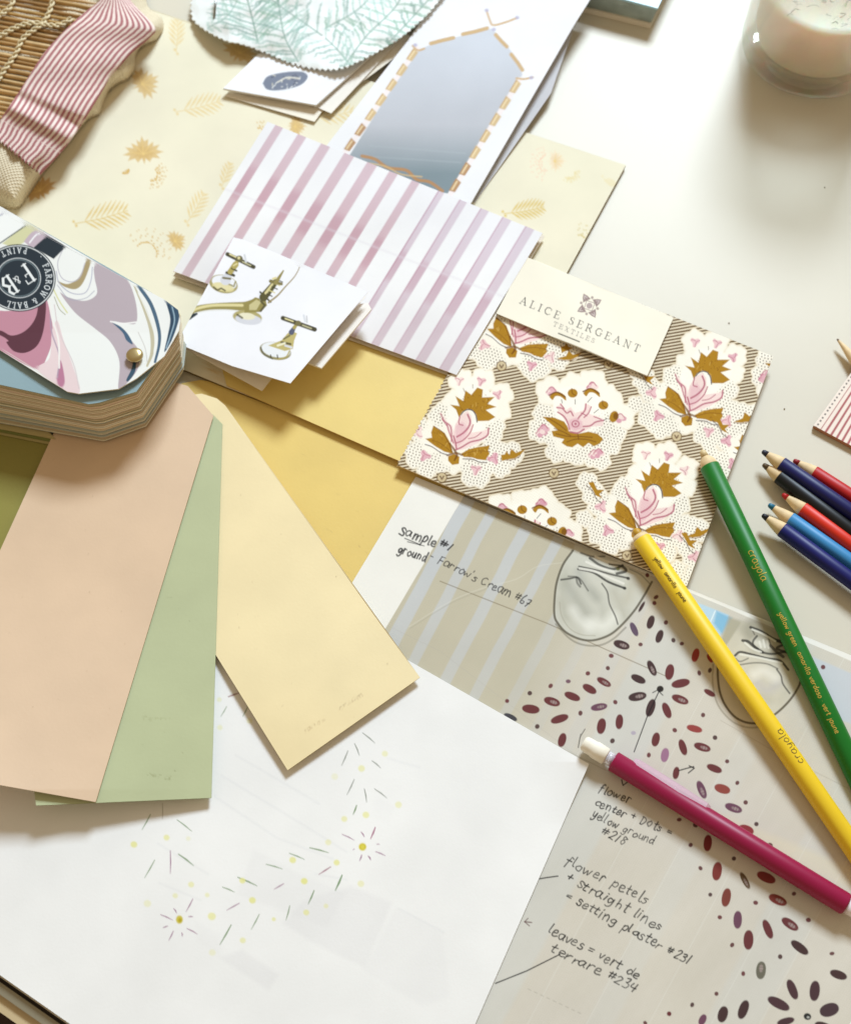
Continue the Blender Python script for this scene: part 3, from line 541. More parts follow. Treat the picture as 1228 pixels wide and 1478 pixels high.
# ================================================================== TAP PRINT
tp = thing('tap_print', (390, 460), 'small folded white print picturing three brass and chrome taps', 'folded print')
z4 = lambda p: Z(240, 320, 2.924, p)
DK = (74, 70, 48); GD = (176, 160, 92); CH = (214, 214, 220); GL = (226, 214, 158)
def taps(pt):
    s = pt.stroke
    # left tap
    pt.ell(*z4([(241, 262)])[0], 21, 13, 14, (168, 156, 104)); pt.ell(*z4([(244, 256)])[0], 18, 10, 14, (236, 236, 240)); pt.ell(*z4([(240, 275)])[0], 16, 6, 14, GL, .9)
    s(z4([(200, 275), (215, 288), (232, 280), (248, 290)]), 2.2, DK, .9, 1); s(z4([(262, 262), (285, 272), (292, 252)]), 2.4, (150, 140, 90), .9, 1)
    s(z4([(250, 245), (262, 222), (282, 202)]), [15, 10, 8], CH); s(z4([(240, 236), (270, 240)]), 3, (120, 112, 80)); s(z4([(255, 214), (285, 226)]), 4, DK); s(z4([(270, 210), (292, 180)]), [8, 9], GD); s(z4([(276, 196), (296, 206)]), 2.5, DK)
    s(z4([(285, 190), (300, 165)]), 6, GD); s(z4([(284, 184), (298, 176)]), 2, GL)
    s(z4([(258, 136), (368, 190)]), [6, 5, 4, 6], DK); s(z4([(268, 136), (300, 152)]), 2, GL); s(z4([(322, 168), (356, 184)]), 1.8, (196, 190, 150)); pt.ell(*z4([(308, 155)])[0], 5, 4.5, 0, (110, 104, 72)); pt.ell(*z4([(306, 152)])[0], 2, 2, 0, GL)
    s(z4([(330, 140), (336, 168)]), 3, (210, 212, 214)); 
    # spout
    s(z4([(88, 396), (120, 372), (180, 360), (260, 356), (330, 356), (372, 350)]), [8, 10, 10, 11, 13, 17], (154, 142, 84), 1, 1.2, True)
    s(z4([(100, 384), (130, 366), (190, 353), (270, 351), (320, 352)]), [3, 4, 4, 4], GL, .95, 1.2, True); s(z4([(120, 386), (180, 374), (250, 372), (300, 376)]), 2, (232, 232, 228), .9, 1.2, True)
    s(z4([(76, 412), (96, 402), (128, 388)]), [7, 8, 3], (44, 54, 60)); s(z4([(84, 400), (104, 392)]), 2, (120, 140, 150))
    pt.ell(*z4([(342, 402)])[0], 21, 10, 6, (178, 166, 110)); pt.ell(*z4([(346, 412)])[0], 19, 7.5, 6, CH); pt.ell(*z4([(340, 398)])[0], 12, 5, 6, (232, 226, 196)); s(z4([(300, 392), (320, 405)]), 3, DK, .8)
    pt.poly(z4([(330, 350), (375, 318), (420, 330), (425, 352), (400, 380), (330, 384)]), (150, 138, 80)); pt.poly(z4([(350, 350), (380, 328), (400, 338), (380, 372), (350, 372)]), (206, 196, 146), .9); s(z4([(400, 336), (416, 352), (398, 376)]), 3, DK, .8); pt.poly(z4([(388, 300), (412, 300), (420, 330), (396, 330)]), (228, 230, 236)); s(z4([(396, 296), (440, 338)]), 2.6, DK)
    s(z4([(410, 318), (440, 280), (462, 252)]), [12, 10, 8], (92, 86, 52)); s(z4([(420, 300), (448, 262)]), [4, 3], GL, .9)
    for k in range(5): s(z4([(424+k*11, 304-k*15), (446+k*11, 314-k*15)]), 1.8, (216, 204, 140) if k % 2 else DK, .9)
    s(z4([(440, 250), (486, 262)]), [5, 4], (128, 118, 74)); s(z4([(462, 256), (480, 228), (494, 206)]), [6, 4, 2], (150, 138, 84)); s(z4([(450, 240), (462, 236)]), 3, GL)
    s(z4([(566, 170), (560, 196), (540, 232), (500, 276), (470, 310), (432, 340)]), [1.6, 1.3, 1.6, 2, 2.4, 3], (158, 140, 98), .95, 1, True)
    # right tap
    pt.ell(*z4([(460, 545)])[0], 23, 12.5, 12, (150, 142, 100)); pt.ell(*z4([(462, 540)])[0], 21, 10.5, 12, (232, 234, 236)); s(z4([(398, 530), (412, 558), (448, 578)]), 2, (96, 92, 72), .9, 1, True); s(z4([(520, 545), (505, 570), (470, 580)]), 2, GD, .9, 1, True)
    pt.poly(z4([(430, 522), (486, 500), (512, 470), (532, 462), (552, 470), (540, 500), (534, 536), (500, 545)]), (192, 178, 116)); s(z4([(486, 508), (524, 516)]), 3, DK, .9); s(z4([(496, 494), (520, 480)]), 2.6, DK, .7); s(z4([(502, 522), (528, 530)]), 3, CH); s(z4([(470, 522), (500, 512)]), 3, (240, 236, 206), .9)
    s(z4([(440, 562), (442, 572)]), 1.6, DK); s(z4([(468, 562), (470, 574)]), 1.6, DK)
    s(z4([(528, 466), (540, 446)]), [8, 5], (92, 96, 116)); s(z4([(540, 446), (552, 430)]), 5, GD)
    s(z4([(492, 406), (626, 454)]), [6.5, 5, 4.5, 6.5], DK); s(z4([(502, 408), (535, 420)]), 2, GL); s(z4([(575, 436), (612, 450)]), 1.8, (196, 190, 150)); pt.ell(*z4([(556, 428)])[0], 4.5, 4, 0, (120, 112, 74)); s(z4([(580, 395), (586, 420)]), 3, (216, 218, 222)); s(z4([(592, 398), (594, 424)]), 2, (200, 200, 200))
card('rear_leaf', [(500, 440), (531, 437), (536, 446), (464, 531), (440, 522)], bil([(531, 437), (464, 531), (440, 520)], (14.5, 13.2, 10.5)), (240, 232, 222), M_paper, .9, tp, 2)
card('lower_leaf', [(258, 498), (350, 500), (392, 546), (378, 564)], bil([(258, 498), (378, 564), (350, 500)], (7.6, 8.2, 8.2)), (240, 230, 214), M_paper, .25, tp, 2)
card('middle_leaf', [(258, 497), (340, 350), (528, 428), (414, 549)], bil([(258, 497), (414, 549), (528, 428)], (8.8, 13, 15.6)), (240, 234, 226), M_paper, .25, tp, 3)
card('printed_leaf', [(337, 342), (353, 346), (430, 378), (531, 421), (419, 553), (335, 528), (255, 495)], lambda X, Y: bil([(337, 342), (531, 421), (419, 553), (255, 495)], (12.6, 19.5, 15.5, 9.6))(X, Y)+.5*np.exp(-((X-433)**2)/1600), (241, 240, 243), M_paper, .25, tp, 1.0, ang=20, paint=taps)
# ================================================================== FAN DECK of paint chips
fd = thing('paint_fan_deck', (150, 560), 'thick fan deck of paint chips with marbled cover, brass rivet and long chips fanned out', 'fan deck')
dz = 6.6; topz = 29.0
top = [(-90, 537), (0, 556), (128, 584), (146, 582), (197, 566), (258, 480), (259, 452), (236, 432), (160, 388), (-90, 246)]
bot = [(-90, 594), (0, 611), (148, 637), (152, 637), (211, 616), (264, 537), (268, 506), (246, 486), (170, 440), (-90, 305)]
Tp = P(*np.array(top).T, topz*.001); Bt = P(*np.array(bot).T, dz*.001); ctr = (Tp.mean(0)+Bt.mean(0))/2; n = len(top); V = []; Fs = []; Cc = []
NL = 58; k0 = 0
for l in range(NL):
    t0, t1 = l/NL, (l+.86)/NL; j = random.uniform(-.00034, .00030)+(.0005 if l in (9, 23, 40) else 0)-(.0007 if l in (10, 24, 31, 47) else 0); c = lin(random.choice([(226, 214, 188), (208, 192, 162), (234, 224, 200), (196, 178, 146), (228, 216, 192), (184, 166, 136), (196, 190, 160), (214, 188, 170), (176, 180, 170)])) if l not in (10, 24, 31, 47) else lin((92, 70, 46))
    for t in (t0, t1):
        q = Bt*(1-t)+Tp*t; e = q-ctr; e[:, 2] = 0; e /= np.linalg.norm(e, axis=1)[:, None]; V.append(q+e*j); Cc.append(np.tile(c, (n, 1)))
    Fs += [list(range(k0, k0+n))[::-1], list(range(k0+n, k0+2*n))]+[[k0+i, k0+(i+1) % n, k0+n+(i+1) % n, k0+n+i] for i in range(n)]; k0 += 2*n
mesh_obj('page_block', np.concatenate(V), [Fs], M_edge, None, fd, C=np.concatenate(Cc), smooth=False)
zt = bil([(0, 400), (150, 560), (250, 450)], (29.5, 29.5, 29.5))
card('blue_chip', [(-90, 534), (0, 555), (128, 583), (143, 581), (197, 565), (258, 479), (258, 452), (236, 432), (160, 388), (-90, 246)], 29.6, (140, 164, 170), M_chip, .4, fd, 3, edge=(150, 150, 130))
z2 = lambda p: Z(0, 280, 3.509, p)
def marble(pt):
    L = lambda q, c, a=1, s=1.2: pt.poly(z2(q), c, a, s, True)
    K = lambda q, w, c, a=1: pt.stroke(z2(q), w, c, a, 1.2, True)
    L([(-250, 200), (0, 60), (140, 150), (20, 245), (-250, 330)], (236, 236, 232)); K([(0, 108), (40, 78)], 1.5, (120, 118, 150))
    L([(10, 250), (140, 152), (190, 178), (120, 245), (60, 262)], (206, 204, 160)); L([(120, 240), (165, 190), (210, 185), (250, 215), (170, 268)], (190, 172, 182)); K([(0, 248), (70, 200), (142, 150)], 1.6, (60, 70, 66)); K([(150, 245), (185, 205), (230, 190)], 2, (238, 238, 238))
    L([(485, 345), (600, 395), (655, 450), (690, 560), (690, 650), (640, 655), (570, 645), (620, 690), (665, 740), (705, 800), (700, 880), (650, 950), (600, 990), (605, 850), (560, 750), (480, 680), (380, 600), (305, 500), (345, 522), (430, 540), (490, 505), (480, 430), (475, 380)], (180, 166, 172))
    L([(-200, 560), (60, 590), (205, 510), (245, 560), (268, 700), (240, 820), (180, 885), (0, 790), (-200, 690)], (190, 134, 150)); L([(198, 510), (232, 545), (222, 680), (190, 765), (130, 803), (70, 795), (33, 752), (42, 742), (0, 715), (-90, 690), (0, 690), (60, 716), (130, 690), (182, 620)], (88, 46, 60))
    L([(262, 690), (250, 830), (190, 890), (340, 1000), (405, 1000), (372, 880), (322, 740), (290, 640)], (226, 204, 204)); L([(286, 935), (306, 840), (328, 950), (300, 985)], (182, 120, 146)); K([(255, 600), (262, 700), (300, 820), (290, 930)], 2, (170, 150, 168), .9)
    K([(240, 490), (262, 620), (296, 740), (300, 880)], 2.5, (236, 232, 226)); K([(275, 560), (300, 700), (372, 860), (400, 985)], 1.4, (210, 196, 196))
    L([(440, 325), (460, 340), (425, 440), (385, 480), (330, 470), (290, 440), (340, 455), (385, 435), (412, 400)], (166, 148, 108)); K([(318, 280), (292, 350), (310, 420), (360, 444), (405, 420), (430, 350)], 1.2, (180, 176, 186)); K([(285, 390), (300, 450), (360, 500), (430, 500), (460, 440), (468, 370)], 1.4, (176, 176, 190)); K([(290, 460), (350, 530), (430, 528), (478, 490)], 1.2, (160, 160, 176), .8)
    K([(270, 480), (300, 540), (340, 600)], 2, (214, 212, 160)); K([(275, 520), (300, 580), (330, 610)], 1, (150, 150, 120))
    K([(680, 466), (735, 590), (768, 700), (770, 800), (745, 870)], [2, 5, 6, 5, 3], (190, 182, 154)); K([(703, 466), (765, 560), (803, 680), (806, 760), (785, 850)], [5, 5.5, 4.5, 3.5], (70, 98, 120)); K([(700, 500), (745, 600), (785, 720), (780, 800)], 1.4, (232, 232, 226))
    L([(835, 538), (870, 555), (905, 590), (905, 640), (870, 740), (832, 800), (848, 720), (862, 640), (850, 580)], (42, 74, 98)); K([(872, 570), (884, 640), (862, 720), (842, 780)], 1.6, (150, 176, 190)); K([(852, 560), (872, 640), (850, 740)], 1, (20, 44, 62))
    L([(565, 648), (612, 672), (650, 712), (672, 760), (640, 740), (620, 700)], (62, 92, 118)); L([(690, 845), (684, 900), (652, 946), (640, 940), (664, 890), (676, 845)], (48, 78, 100)); K([(560, 645), (620, 655), (690, 648)], 2, (238, 236, 232))
    K([(700, 700), (735, 780), (745, 850)], 1.2, (200, 196, 190)); K([(20, 790), (180, 890), (340, 1002)], 1.2, (214, 206, 196), .7)
    NV = (24, 40, 52); L2 = [(170, 270), (240, 208), (336, 264), (272, 328)]; pt.poly(z2(L2), NV, 1, 1)
    cx, cy = z2([(95, 424)])[0]; a, b = 53.5, 48.5
    pt.ell(cx, cy, a, b, 8, NV); pt.ell(cx, cy, a-2.2, b-2.2, 8, (230, 232, 230), ring=1.1); pt.ell(cx, cy, a-22, b-20, 8, (214, 218, 218), ring=1.0); pt.ell(cx, cy, a-24.5, b-22.3, 8, (110, 128, 134), ring=.8)
    def ringtext(s, a0, step, rr, h, inward=False):
        ang = a0
        for ch in s:
            w = SER[ch][0]; aa = ang+step*w/2
            if ch != ' ':
                c, s_ = math.cos(R(aa)), math.sin(R(aa)); o_ = np.array([cx+c*rr*a, cy+s_*rr*b]); up = np.array([c, s_])*(-1 if inward else 1); e = np.array([-up[1], up[0]])
                for ww, pts in SER[ch][1]: pt.stroke([o_+e*(px_-w/2)*h+up*(py_)*h for px_, py_ in pts], max(ww*h, .75), (226, 230, 230), .95, .8)
            ang += step*(w+.22)
    ringtext('FARROW & BALL', -30, 12.3, .74, 8.2); ringtext('.', -48, 10, .8, 8); ringtext('PAINT', -74, -12.3, .90, 7.6, True)
    rr_ = np.array([-.83, .56]); uu = np.array([.56, .83]); o_ = np.array([cx+13.5, cy-21])
    for ch, x, h, oy in (('F', 2, 27, 0), ('&', 22, 11, 8), ('B', 31, 27, 0)):
        for ww, pts in SER[ch][1]: pt.stroke([o_+rr_*(x+px_*h)+uu*(oy+py_*h-2) for px_, py_ in pts], max(ww*h, 1.0), (232, 234, 232), 1, .9)
cov = [(-90, 246), (0, 297), (160, 390), (185, 405), (237, 432), (257, 447), (260, 462), (258, 477), (237, 514), (197, 546), (171, 561), (114, 568), (97, 565), (0, 505), (-90, 450)]
card('marbled_cover', cov, lambda X, Y: 31.2+1.0*np.clip((Y-480)/90, 0, 1), (233, 233, 228), vc('cover_laminate', .28, .5, 300, .05, mottle=.02), .6, fd, .85, ang=28, paint=marble, edge=(214, 206, 188))
rv = P(196, 517, .0312); M_brass = plain('brass', (196, 176, 128), .28, metal=.9)
lathe_obj('rivet', rv, rv+np.array([0, 0, .004]), [(0, .0014), (.0016, .0014), (.0017, .0031), (.0024, .0032), (.0030, .0028), (.0033, .0015)], M_brass, fd, 32)
def flecks(n, box, col=(150, 120, 80)):
    def f(pt):
        r = random.Random(int(box[0]+n))
        for k in range(n):
            x, y = r.uniform(box[0], box[1]), r.uniform(box[2], box[3]); pt.ell(x, y, r.uniform(.5, 1.1), .6, r.uniform(0, 180), col, r.uniform(.2, .6), 1)
        for k in range(5):
            x, y = r.uniform(box[0], box[1]), r.uniform(box[2], box[3]); pt.stroke([(x, y), (x+r.uniform(-14, 14), y+r.uniform(-3, 3))], .7, col, .18, 1)
    return f
def smudge(p0, p1, s, col, a=.3):
    def f(pt): write(pt, s, p0, p1, 7, col, .8, a=a, jit=1)
    return f
def both(*fs):
    def f(pt):
        for g in fs: g(pt)
    return f
ps_ = lambda X, Y: np.clip((Y-600)/540, -.1, 1)
pinkz = lambda X, Y: 5.9+np.abs(ps_(X, Y))**1.8*(9.0-.034*(X-0))+.9*wav(X, Y, 110, 2)
pink = card('chip', [(110, 560), (150, 538), (240, 548), (271, 557), (308, 600), (138, 1158), (-143, 1108), (75, 630)], pinkz, (217, 188, 157), M_chip, .35, fd, 2.0, ang=-20, paint=both(flecks(16, (-10, 200, 620, 1120)), smudge((60, 690), (130, 720), 'setting', (214, 180, 140), .12)), edge=(196, 166, 130))
pink['label'] = 'pale plaster pink chip, the leftmost wide chip of the fan'
grz = lambda X, Y: 4.9+np.abs(ps_(X, Y))**1.8*(7.4-.022*X)+.75*wav(X, Y, 110, 2)-.3
grn = card('chip', [(200, 600), (290, 590), (307, 598), (321, 612), (305, 1152), (52, 1163), (44, 1100)], grz, (182, 187, 146), M_chip, .35, fd, 2.0, paint=both(flecks(14, (150, 310, 800, 1140), (110, 110, 70)), smudge((208, 1118), (245, 1126), 'verd', (120, 120, 70), .4), smudge((205, 1040), (245, 1040), 'terre', (130, 130, 80), .3)), edge=(110, 116, 66))
grn['label'] = 'soft sage green chip between the pink and the cream chips'
crz = lambda X, Y: 3.9+1.0*np.exp(-((Y-1040)/120)**2)+.6*wav(X, Y, 110, 3)*np.clip((Y-620)/100, 0, 1)
crm = card('chip', [(200, 640), (255, 572), (291, 568), (313, 575), (325, 585), (606, 978), (415, 1112), (160, 702)], crz, (236, 217, 170), M_chip, .35, fd, 2.0, ang=54, paint=both(flecks(22, (330, 590, 640, 1090)), smudge((440, 1058), (470, 1040), 'farrow', (150, 110, 60), .3), smudge((490, 1026), (524, 1004), 'cream', (120, 80, 40), .4)), edge=(176, 146, 92))
crm['label'] = 'pale cream chip pointing down to the right'
yel = card('chip', [(240, 575), (262, 553), (290, 548), (330, 556), (680, 700), (545, 930), (300, 640)], lambda X, Y: .85+0*X, (226, 196, 112), M_chip, .35, fd, 3, paint=flecks(24, (430, 590, 620, 800)), edge=(180, 146, 78))
yel['label'] = 'deeper yellow chip under the cream one'
ol = card('chip', [(-120, 588), (82, 630), (70, 660), (0, 797), (-20, 850), (-160, 960)], lambda X, Y: 4.4+0*X, (142, 134, 66), M_chip, .35, fd, 3, edge=(150, 140, 90)); ol['label'] = 'dark olive green chip at the far left'
for k, c in enumerate(((186, 170, 120), (120, 124, 64), (170, 156, 104))): card('chip', [(-120, 560), (60+k*2, 610), (80-k*3, 634+k*4), (0, 619+k*4), (-120, 600+k*4)], 5.9-k*.45, c, M_chip, .3, fd, 4, edge=c)
# ================================================================== PRINTED SAMPLE SHEET with handwritten notes
ZA = lambda p: Z(700, 840, 4.0933, p); ZB = lambda p: Z(960, 840, 4.347, p); ZC = lambda p: Z(960, 1140, 4.373, p)
INK = (30, 27, 28); PET = (100, 40, 42)
def sample(pt):
    s = pt.stroke
    pt.poly([(669.5, 716), (1480, 1062), (1214, 1478+20), (1150, 1640), (100, 1640), (558.8, 903)], (194, 186, 163), 1, 1)
    # faded print tones; shade on the left is put into its darker ground
    i = np.arange(len(pt.X)); inside = pt.sd_poly(i, [(669.5, 716), (1480, 1062), (1214, 1498), (1150, 1640), (100, 1640), (558.8, 903)]) < 0
    c = pt.X+.53*(pt.Y-716)     # coordinate across the stripes
    rgt = np.clip((c-880)/120, 0, 1)*inside
    pt.mix(i, .85*rgt, (216, 209, 197))
    n = .5+.5*wav(pt.X, pt.Y, 34, 9); pt.mix(i, .2*n*inside, (196, 184, 156)); n2 = .5+.5*wav(pt.X, pt.Y, 5, 11); pt.mix(i, .10*n2*inside, (176, 170, 146)); gr = (.5+.5*np.sin((pt.X*.85+pt.Y*.5)*1.9))*(.5+.5*np.sin((pt.Y*.88-pt.X*.42)*2.1)); pt.mix(i, .16*gr*inside, (168, 164, 148))
    for cc_, w, a in ((678, 22, .8), (722, 17, .7), (784, 19, .7), (838, 17, .65), (896, 17, .45), (952, 16, .25), (1010, 20, .25)):
        al = np.clip(.5-(np.abs(c-cc_+2*wav(pt.X, pt.Y, 20, 1))-w/2)/2.2, 0, 1)*inside*np.clip(1.15-(pt.Y-716)/620, 0, 1)
        pt.mix(i, a*al, (196, 199, 202))
    for c0, c1, a in ((1040, 1128, .3), (1250, 1290, .15), (1420, 1500, .2)): pt.mix(i, a*inside*np.clip(.5-(np.abs(c-(c0+c1)/2)-(c1-c0)/2)/8, 0, 1), (204, 210, 208))
    pt.mix(i, .5*inside*np.clip(.5-(np.abs((pt.Y-.41*pt.X)-765)-16)/12, 0, 1)*(c > 1200), (222, 212, 180))
    s([(559, 903), (635, 940), (850, 1105)], 1, (176, 170, 160), .3)
    s([(635, 839), (790, 900), (965, 978)], 1.3, (124, 108, 82), .75, 1); s([(700, 1025), (870, 1110), (1000, 1170)], 1, (150, 140, 120), .5); s([(1040, 1040), (1130, 1092), (1228, 1140)], .9, (160, 150, 130), .5)
    s([(590, 905), (650, 868), (700, 848), (745, 836), (775, 818), (812, 812)], 1.0, (222, 218, 202), .4, 1.2, True); s([(592, 907), (652, 870), (702, 850)], 1, (160, 154, 134), .5, 1.2, True)
    for a_ in (900, 985, 1075, 1165, 1235): s([(a_+170, 900), (a_-150, 1500)], .9, (228, 226, 216), .4, 1.2)
    # blue corner of the picture
    pt.poly([(997, 866), (1052, 888), (1036, 925), (1020, 915)], (186, 212, 228), 1, 2); pt.poly([(1034, 882), (1056, 892), (1042, 916), (1030, 900)], (120, 180, 214), .8, 4); s([(1032, 882), (1022, 905)], 1.6, (230, 240, 244), .9)
    pt.poly([(1052, 890), (1076, 900), (1060, 945), (1040, 925)], (170, 164, 140), .8, 5)
    pt.poly([(1168, 946), (1228, 972), (1228, 1045), (1200, 1035)], (198, 202, 206), .9, 3)
    # two canvas shoe toes
    Z4_ = lambda p: Z(540, 680, 3.8375, p); Z2_ = lambda p: Z(820, 540, 3.8375, p); DKL = (58, 56, 50); MID = (128, 124, 108)
    def K(q, w, c=DKL, al=.85, so=1.2): s(q, w*1.25, c, al, so, True)
    # first shoe toe
    o1 = Z4_([(1100, 440), (1045, 520), (1010, 620), (998, 720)])+ZA([(410, 200), (430, 245), (480, 300), (560, 338), (640, 345), (730, 316), (800, 262), (880, 172), (940, 80), (985, 0)])
    pt.poly(o1+Z2_([(480, 1150), (300, 1050), (120, 960), (40, 930)]), (204, 202, 188), .92, 3)
    for q, w, c_, al in ((ZA([(480, 10), (520, 70), (560, 130), (600, 190)]), 18, (142, 142, 128), .6), (ZA([(450, 120), (480, 200), (560, 270)]), 16, (176, 172, 152), .5), (ZA([(640, 60), (680, 120), (700, 200)]), 14, (168, 166, 150), .5), (ZA([(760, 60), (800, 140), (820, 200)]), 14, (160, 154, 132), .5), (ZA([(860, 20), (840, 100)]), 12, (178, 168, 140), .5), (Z4_([(1060, 560), (1040, 680), (1060, 800)]), 12, (170, 168, 150), .5), (Z4_([(1130, 560), (1180, 640), (1228, 700)]), 10, (120, 124, 116), .5), (ZA([(620, 240), (700, 260), (760, 210)]), 16, (240, 238, 226), .7), (ZA([(520, 170), (560, 230), (610, 270)]), 12, (242, 240, 230), .6)): s(q, w, c_, al*.7, 14, True)
    for q, w, al in ((o1, 2.6, .9), (ZA([(418, 250), (500, 335), (580, 372), (680, 374), (760, 335), (830, 270)]), 2.2, .5)): K(q, w, (96, 90, 74), al)
    K(ZA([(440, 120), (452, 200), (500, 275), (570, 312), (650, 318)]), 1.3, (160, 154, 134), .5)
    for q, w, al in ((Z4_([(1035, 602), (1080, 596), (1125, 590), (1145, 625)]), 2.2, .8), (Z4_([(1120, 590), (1125, 620), (1140, 640)]), 2.6, .6), (ZA([(690, 10), (722, 60), (735, 130), (768, 200), (784, 250)]), 1.8, .75), (Z2_([(55, 1080), (140, 1100), (220, 1150), (312, 1186)]), 2.6, .9), (Z2_([(60, 1066), (150, 1085), (240, 1110), (330, 1130)]), 2.2, .85), (Z2_([(120, 1020), (180, 1060), (250, 1080), (300, 1060)]), 3, .85), (Z2_([(230, 1050), (290, 1060), (320, 1090), (270, 1105)]), 3.2, .85), (Z2_([(0, 1120), (60, 1130), (110, 1200)]), 1.8, .6), (Z2_([(340, 1080), (400, 1110), (450, 1160)]), 1.4, .5), (Z2_([(70, 990), (130, 1010), (200, 1010)]), 2, .7)): K(q, w, DKL, al)
    for q in (Z2_([(62, 1076), (150, 1094), (240, 1132), (306, 1160)]), Z2_([(100, 1040), (170, 1070), (250, 1094)]), Z2_([(150, 1010), (220, 1040), (290, 1050)])): K(q, 2.6, (232, 228, 216), .8)
    for (x, y), c_ in ((Z2_([(312, 1186)])[0], DKL), (Z2_([(332, 1132)])[0], DKL), (Z2_([(275, 1080)])[0], (110, 110, 60))): pt.ell(x, y, 2.6, 2.2, 20, c_, .9, 1.4)
    # second shoe toe
    o2 = ZB([(330, 480), (330, 600), (345, 700), (380, 780), (440, 850), (520, 885), (600, 880), (690, 830), (775, 750), (835, 660), (870, 560)])
    pt.poly(o2+ZB([(800, 420), (740, 340), (600, 270), (480, 250)]), (208, 201, 182), .9, 3)
    for q, w, c_, al in ((ZB([(560, 300), (640, 350), (720, 420)]), 34, (132, 126, 106), .7), (ZB([(470, 280), (520, 330), (560, 420)]), 16, (176, 170, 150), .6), (ZB([(580, 640), (640, 680), (700, 640)]), 12, (190, 184, 184), .6), (ZB([(560, 580), (620, 560), (690, 600)]), 14, (238, 232, 218), .8), (ZB([(420, 640), (440, 740), (520, 820)]), 14, (186, 180, 158), .5), (ZB([(780, 560), (780, 660), (720, 740)]), 12, (198, 190, 168), .5), (ZB([(600, 720), (650, 740)]), 12, (170, 166, 140), .4), (ZB([(570, 380), (640, 400)]), 10, (240, 236, 222), .8)): s(q, w, c_, al*.8, 11, True)
    K(o2, 2.6, (90, 80, 60), .9); K(ZB([(300, 520), (298, 640), (325, 760), (390, 850), (470, 902), (560, 915), (640, 890)]), 2, (132, 122, 96), .5)
    for q, w, al in (([(535, 285), (600, 310), (680, 358), (752, 380)], 3.2, .9), ([(485, 368), (520, 375), (562, 410), (612, 442)], 3.2, .9), ([(438, 462), (470, 440), (540, 455), (640, 480), (720, 494), (772, 552)], 2.6, .9), ([(600, 442), (680, 452), (785, 428)], 2.6, .85), ([(575, 340), (552, 370), (552, 395), (582, 422)], 2.4, .8), ([(690, 365), (740, 390), (700, 418), (770, 446)], 3, .85), ([(660, 400), (700, 440), (740, 470)], 3.4, .8), ([(700, 550), (726, 590), (738, 640), (780, 700)], 2, .75), ([(470, 520), (560, 508), (640, 515), (705, 545)], 1.8, .6), ([(440, 480), (470, 500), (520, 480)], 1.6, .6), ([(640, 330), (660, 390)], 1.8, .6), ([(540, 290), (560, 330)], 1.6, .6)): K(ZB(q), w, DKL, al)
    for q in ([(545, 298), (610, 325), (690, 372)], [(500, 382), (545, 418), (600, 440)], [(470, 455), (560, 470), (660, 492), (730, 510)], [(590, 375), (600, 410)], [(615, 365), (625, 410)], [(640, 372), (648, 415)]): K(ZB(q), 2.2, (234, 230, 216), .8)
    # petals of the block print
    def pet(x, y, L, ang, w=.36, col=PET, hol=0):
        pt.ell(x, y, L/2, L*w*.60, ang, col, .97, .9, pw=2.15)
        if hol:
            e = np.array([math.cos(R(ang)), math.sin(R(ang))]); c2 = np.array([x, y])+e*L*.12*hol; pt.ell(c2[0], c2[1], L*.22, L*w*.24, ang, (170, 152, 146), .75, 1.4)
            for k_ in (-.1, .06, .2): pt.stroke([c2+e*L*k_+np.array([-e[1], e[0]])*L*w*.35, c2+e*L*k_-np.array([-e[1], e[0]])*L*w*.35], .8, col, .8, .8)
    PU = (104, 62, 82); DKP = (62, 36, 36)
    for x, y, L, a, w, col, h in [(925, 147, 70, -60, .22, DKP, 0), (978, 238, 82, -72, .42, DKP, 0), (880, 280, 88, 65, .34, (92, 72, 92), 0), (1030, 322, 80, -70, .42, DKP, 0), (806, 372, 98, 18, .42, DKP, 1), (985, 510, 98, 65, .36, DKP, 1), (1090, 533, 94, -80, .46, PET, 0), (905, 574, 92, 25, .4, DKP, 0), (1155, 600, 110, -12, .38, PET, 0), (900, 678, 108, -10, .4, DKP, 1), (1152, 695, 104, 22, .38, PET, 1), (978, 745, 108, -72, .38, DKP, 0), (1073, 760, 98, 68, .38, PET, 0), (702, 592, 92, 30, .36, PET, 1), (617, 633, 90, 30, .42, PET, 0), (515, 677, 98, 22, .38, PET, 0), (395, 708, 98, 18, .42, PET, 1), (270, 752, 104, 8, .42, PET, 0), (150, 800, 84, 25, .34, (60, 58, 64), 0), (673, 740, 98, -10, .36, PU, 1), (440, 810, 108, -18, .36, PET, 0), (687, 853, 94, -80, .46, PET, 0), (793, 827, 88, -85, .42, PET, 0), (455, 935, 84, -75, .46, PET, 0), (1008, 932, 84, -78, .46, PET, 0), (1062, 1024, 84, -80, .46, (156, 110, 136), 0), (1168, 978, 98, 72, .36, PET, 0), (1128, 1130, 74, -80, .42, PET, 0)]:
        pet(*ZA([(x, y)])[0], L/4.09, a, w, col, h)
    for x, y, L, a, w, col, h in [(190, 460, 88, -75, .42, (150, 52, 44), 0), (278, 697, 78, 30, .36, PET, 0), (183, 922, 100, 15, .36, (146, 56, 52), 0), (232, 1038, 108, 18, .38, PET, 1), (308, 1172, 100, 22, .38, PET, 0), (228, 1305, 118, 68, .34, PU, 1), (358, 1300, 102, 18, .46, (140, 62, 52), 0), (428, 1420, 112, 20, .38, PU, 1), (280, 480, 60, 60, .4, (150, 52, 44), 0), (1280, 700, 90, 30, .4, PET, 0)]:
        pet(*ZB([(x, y)])[0], L/4.347, a, w, col, h)
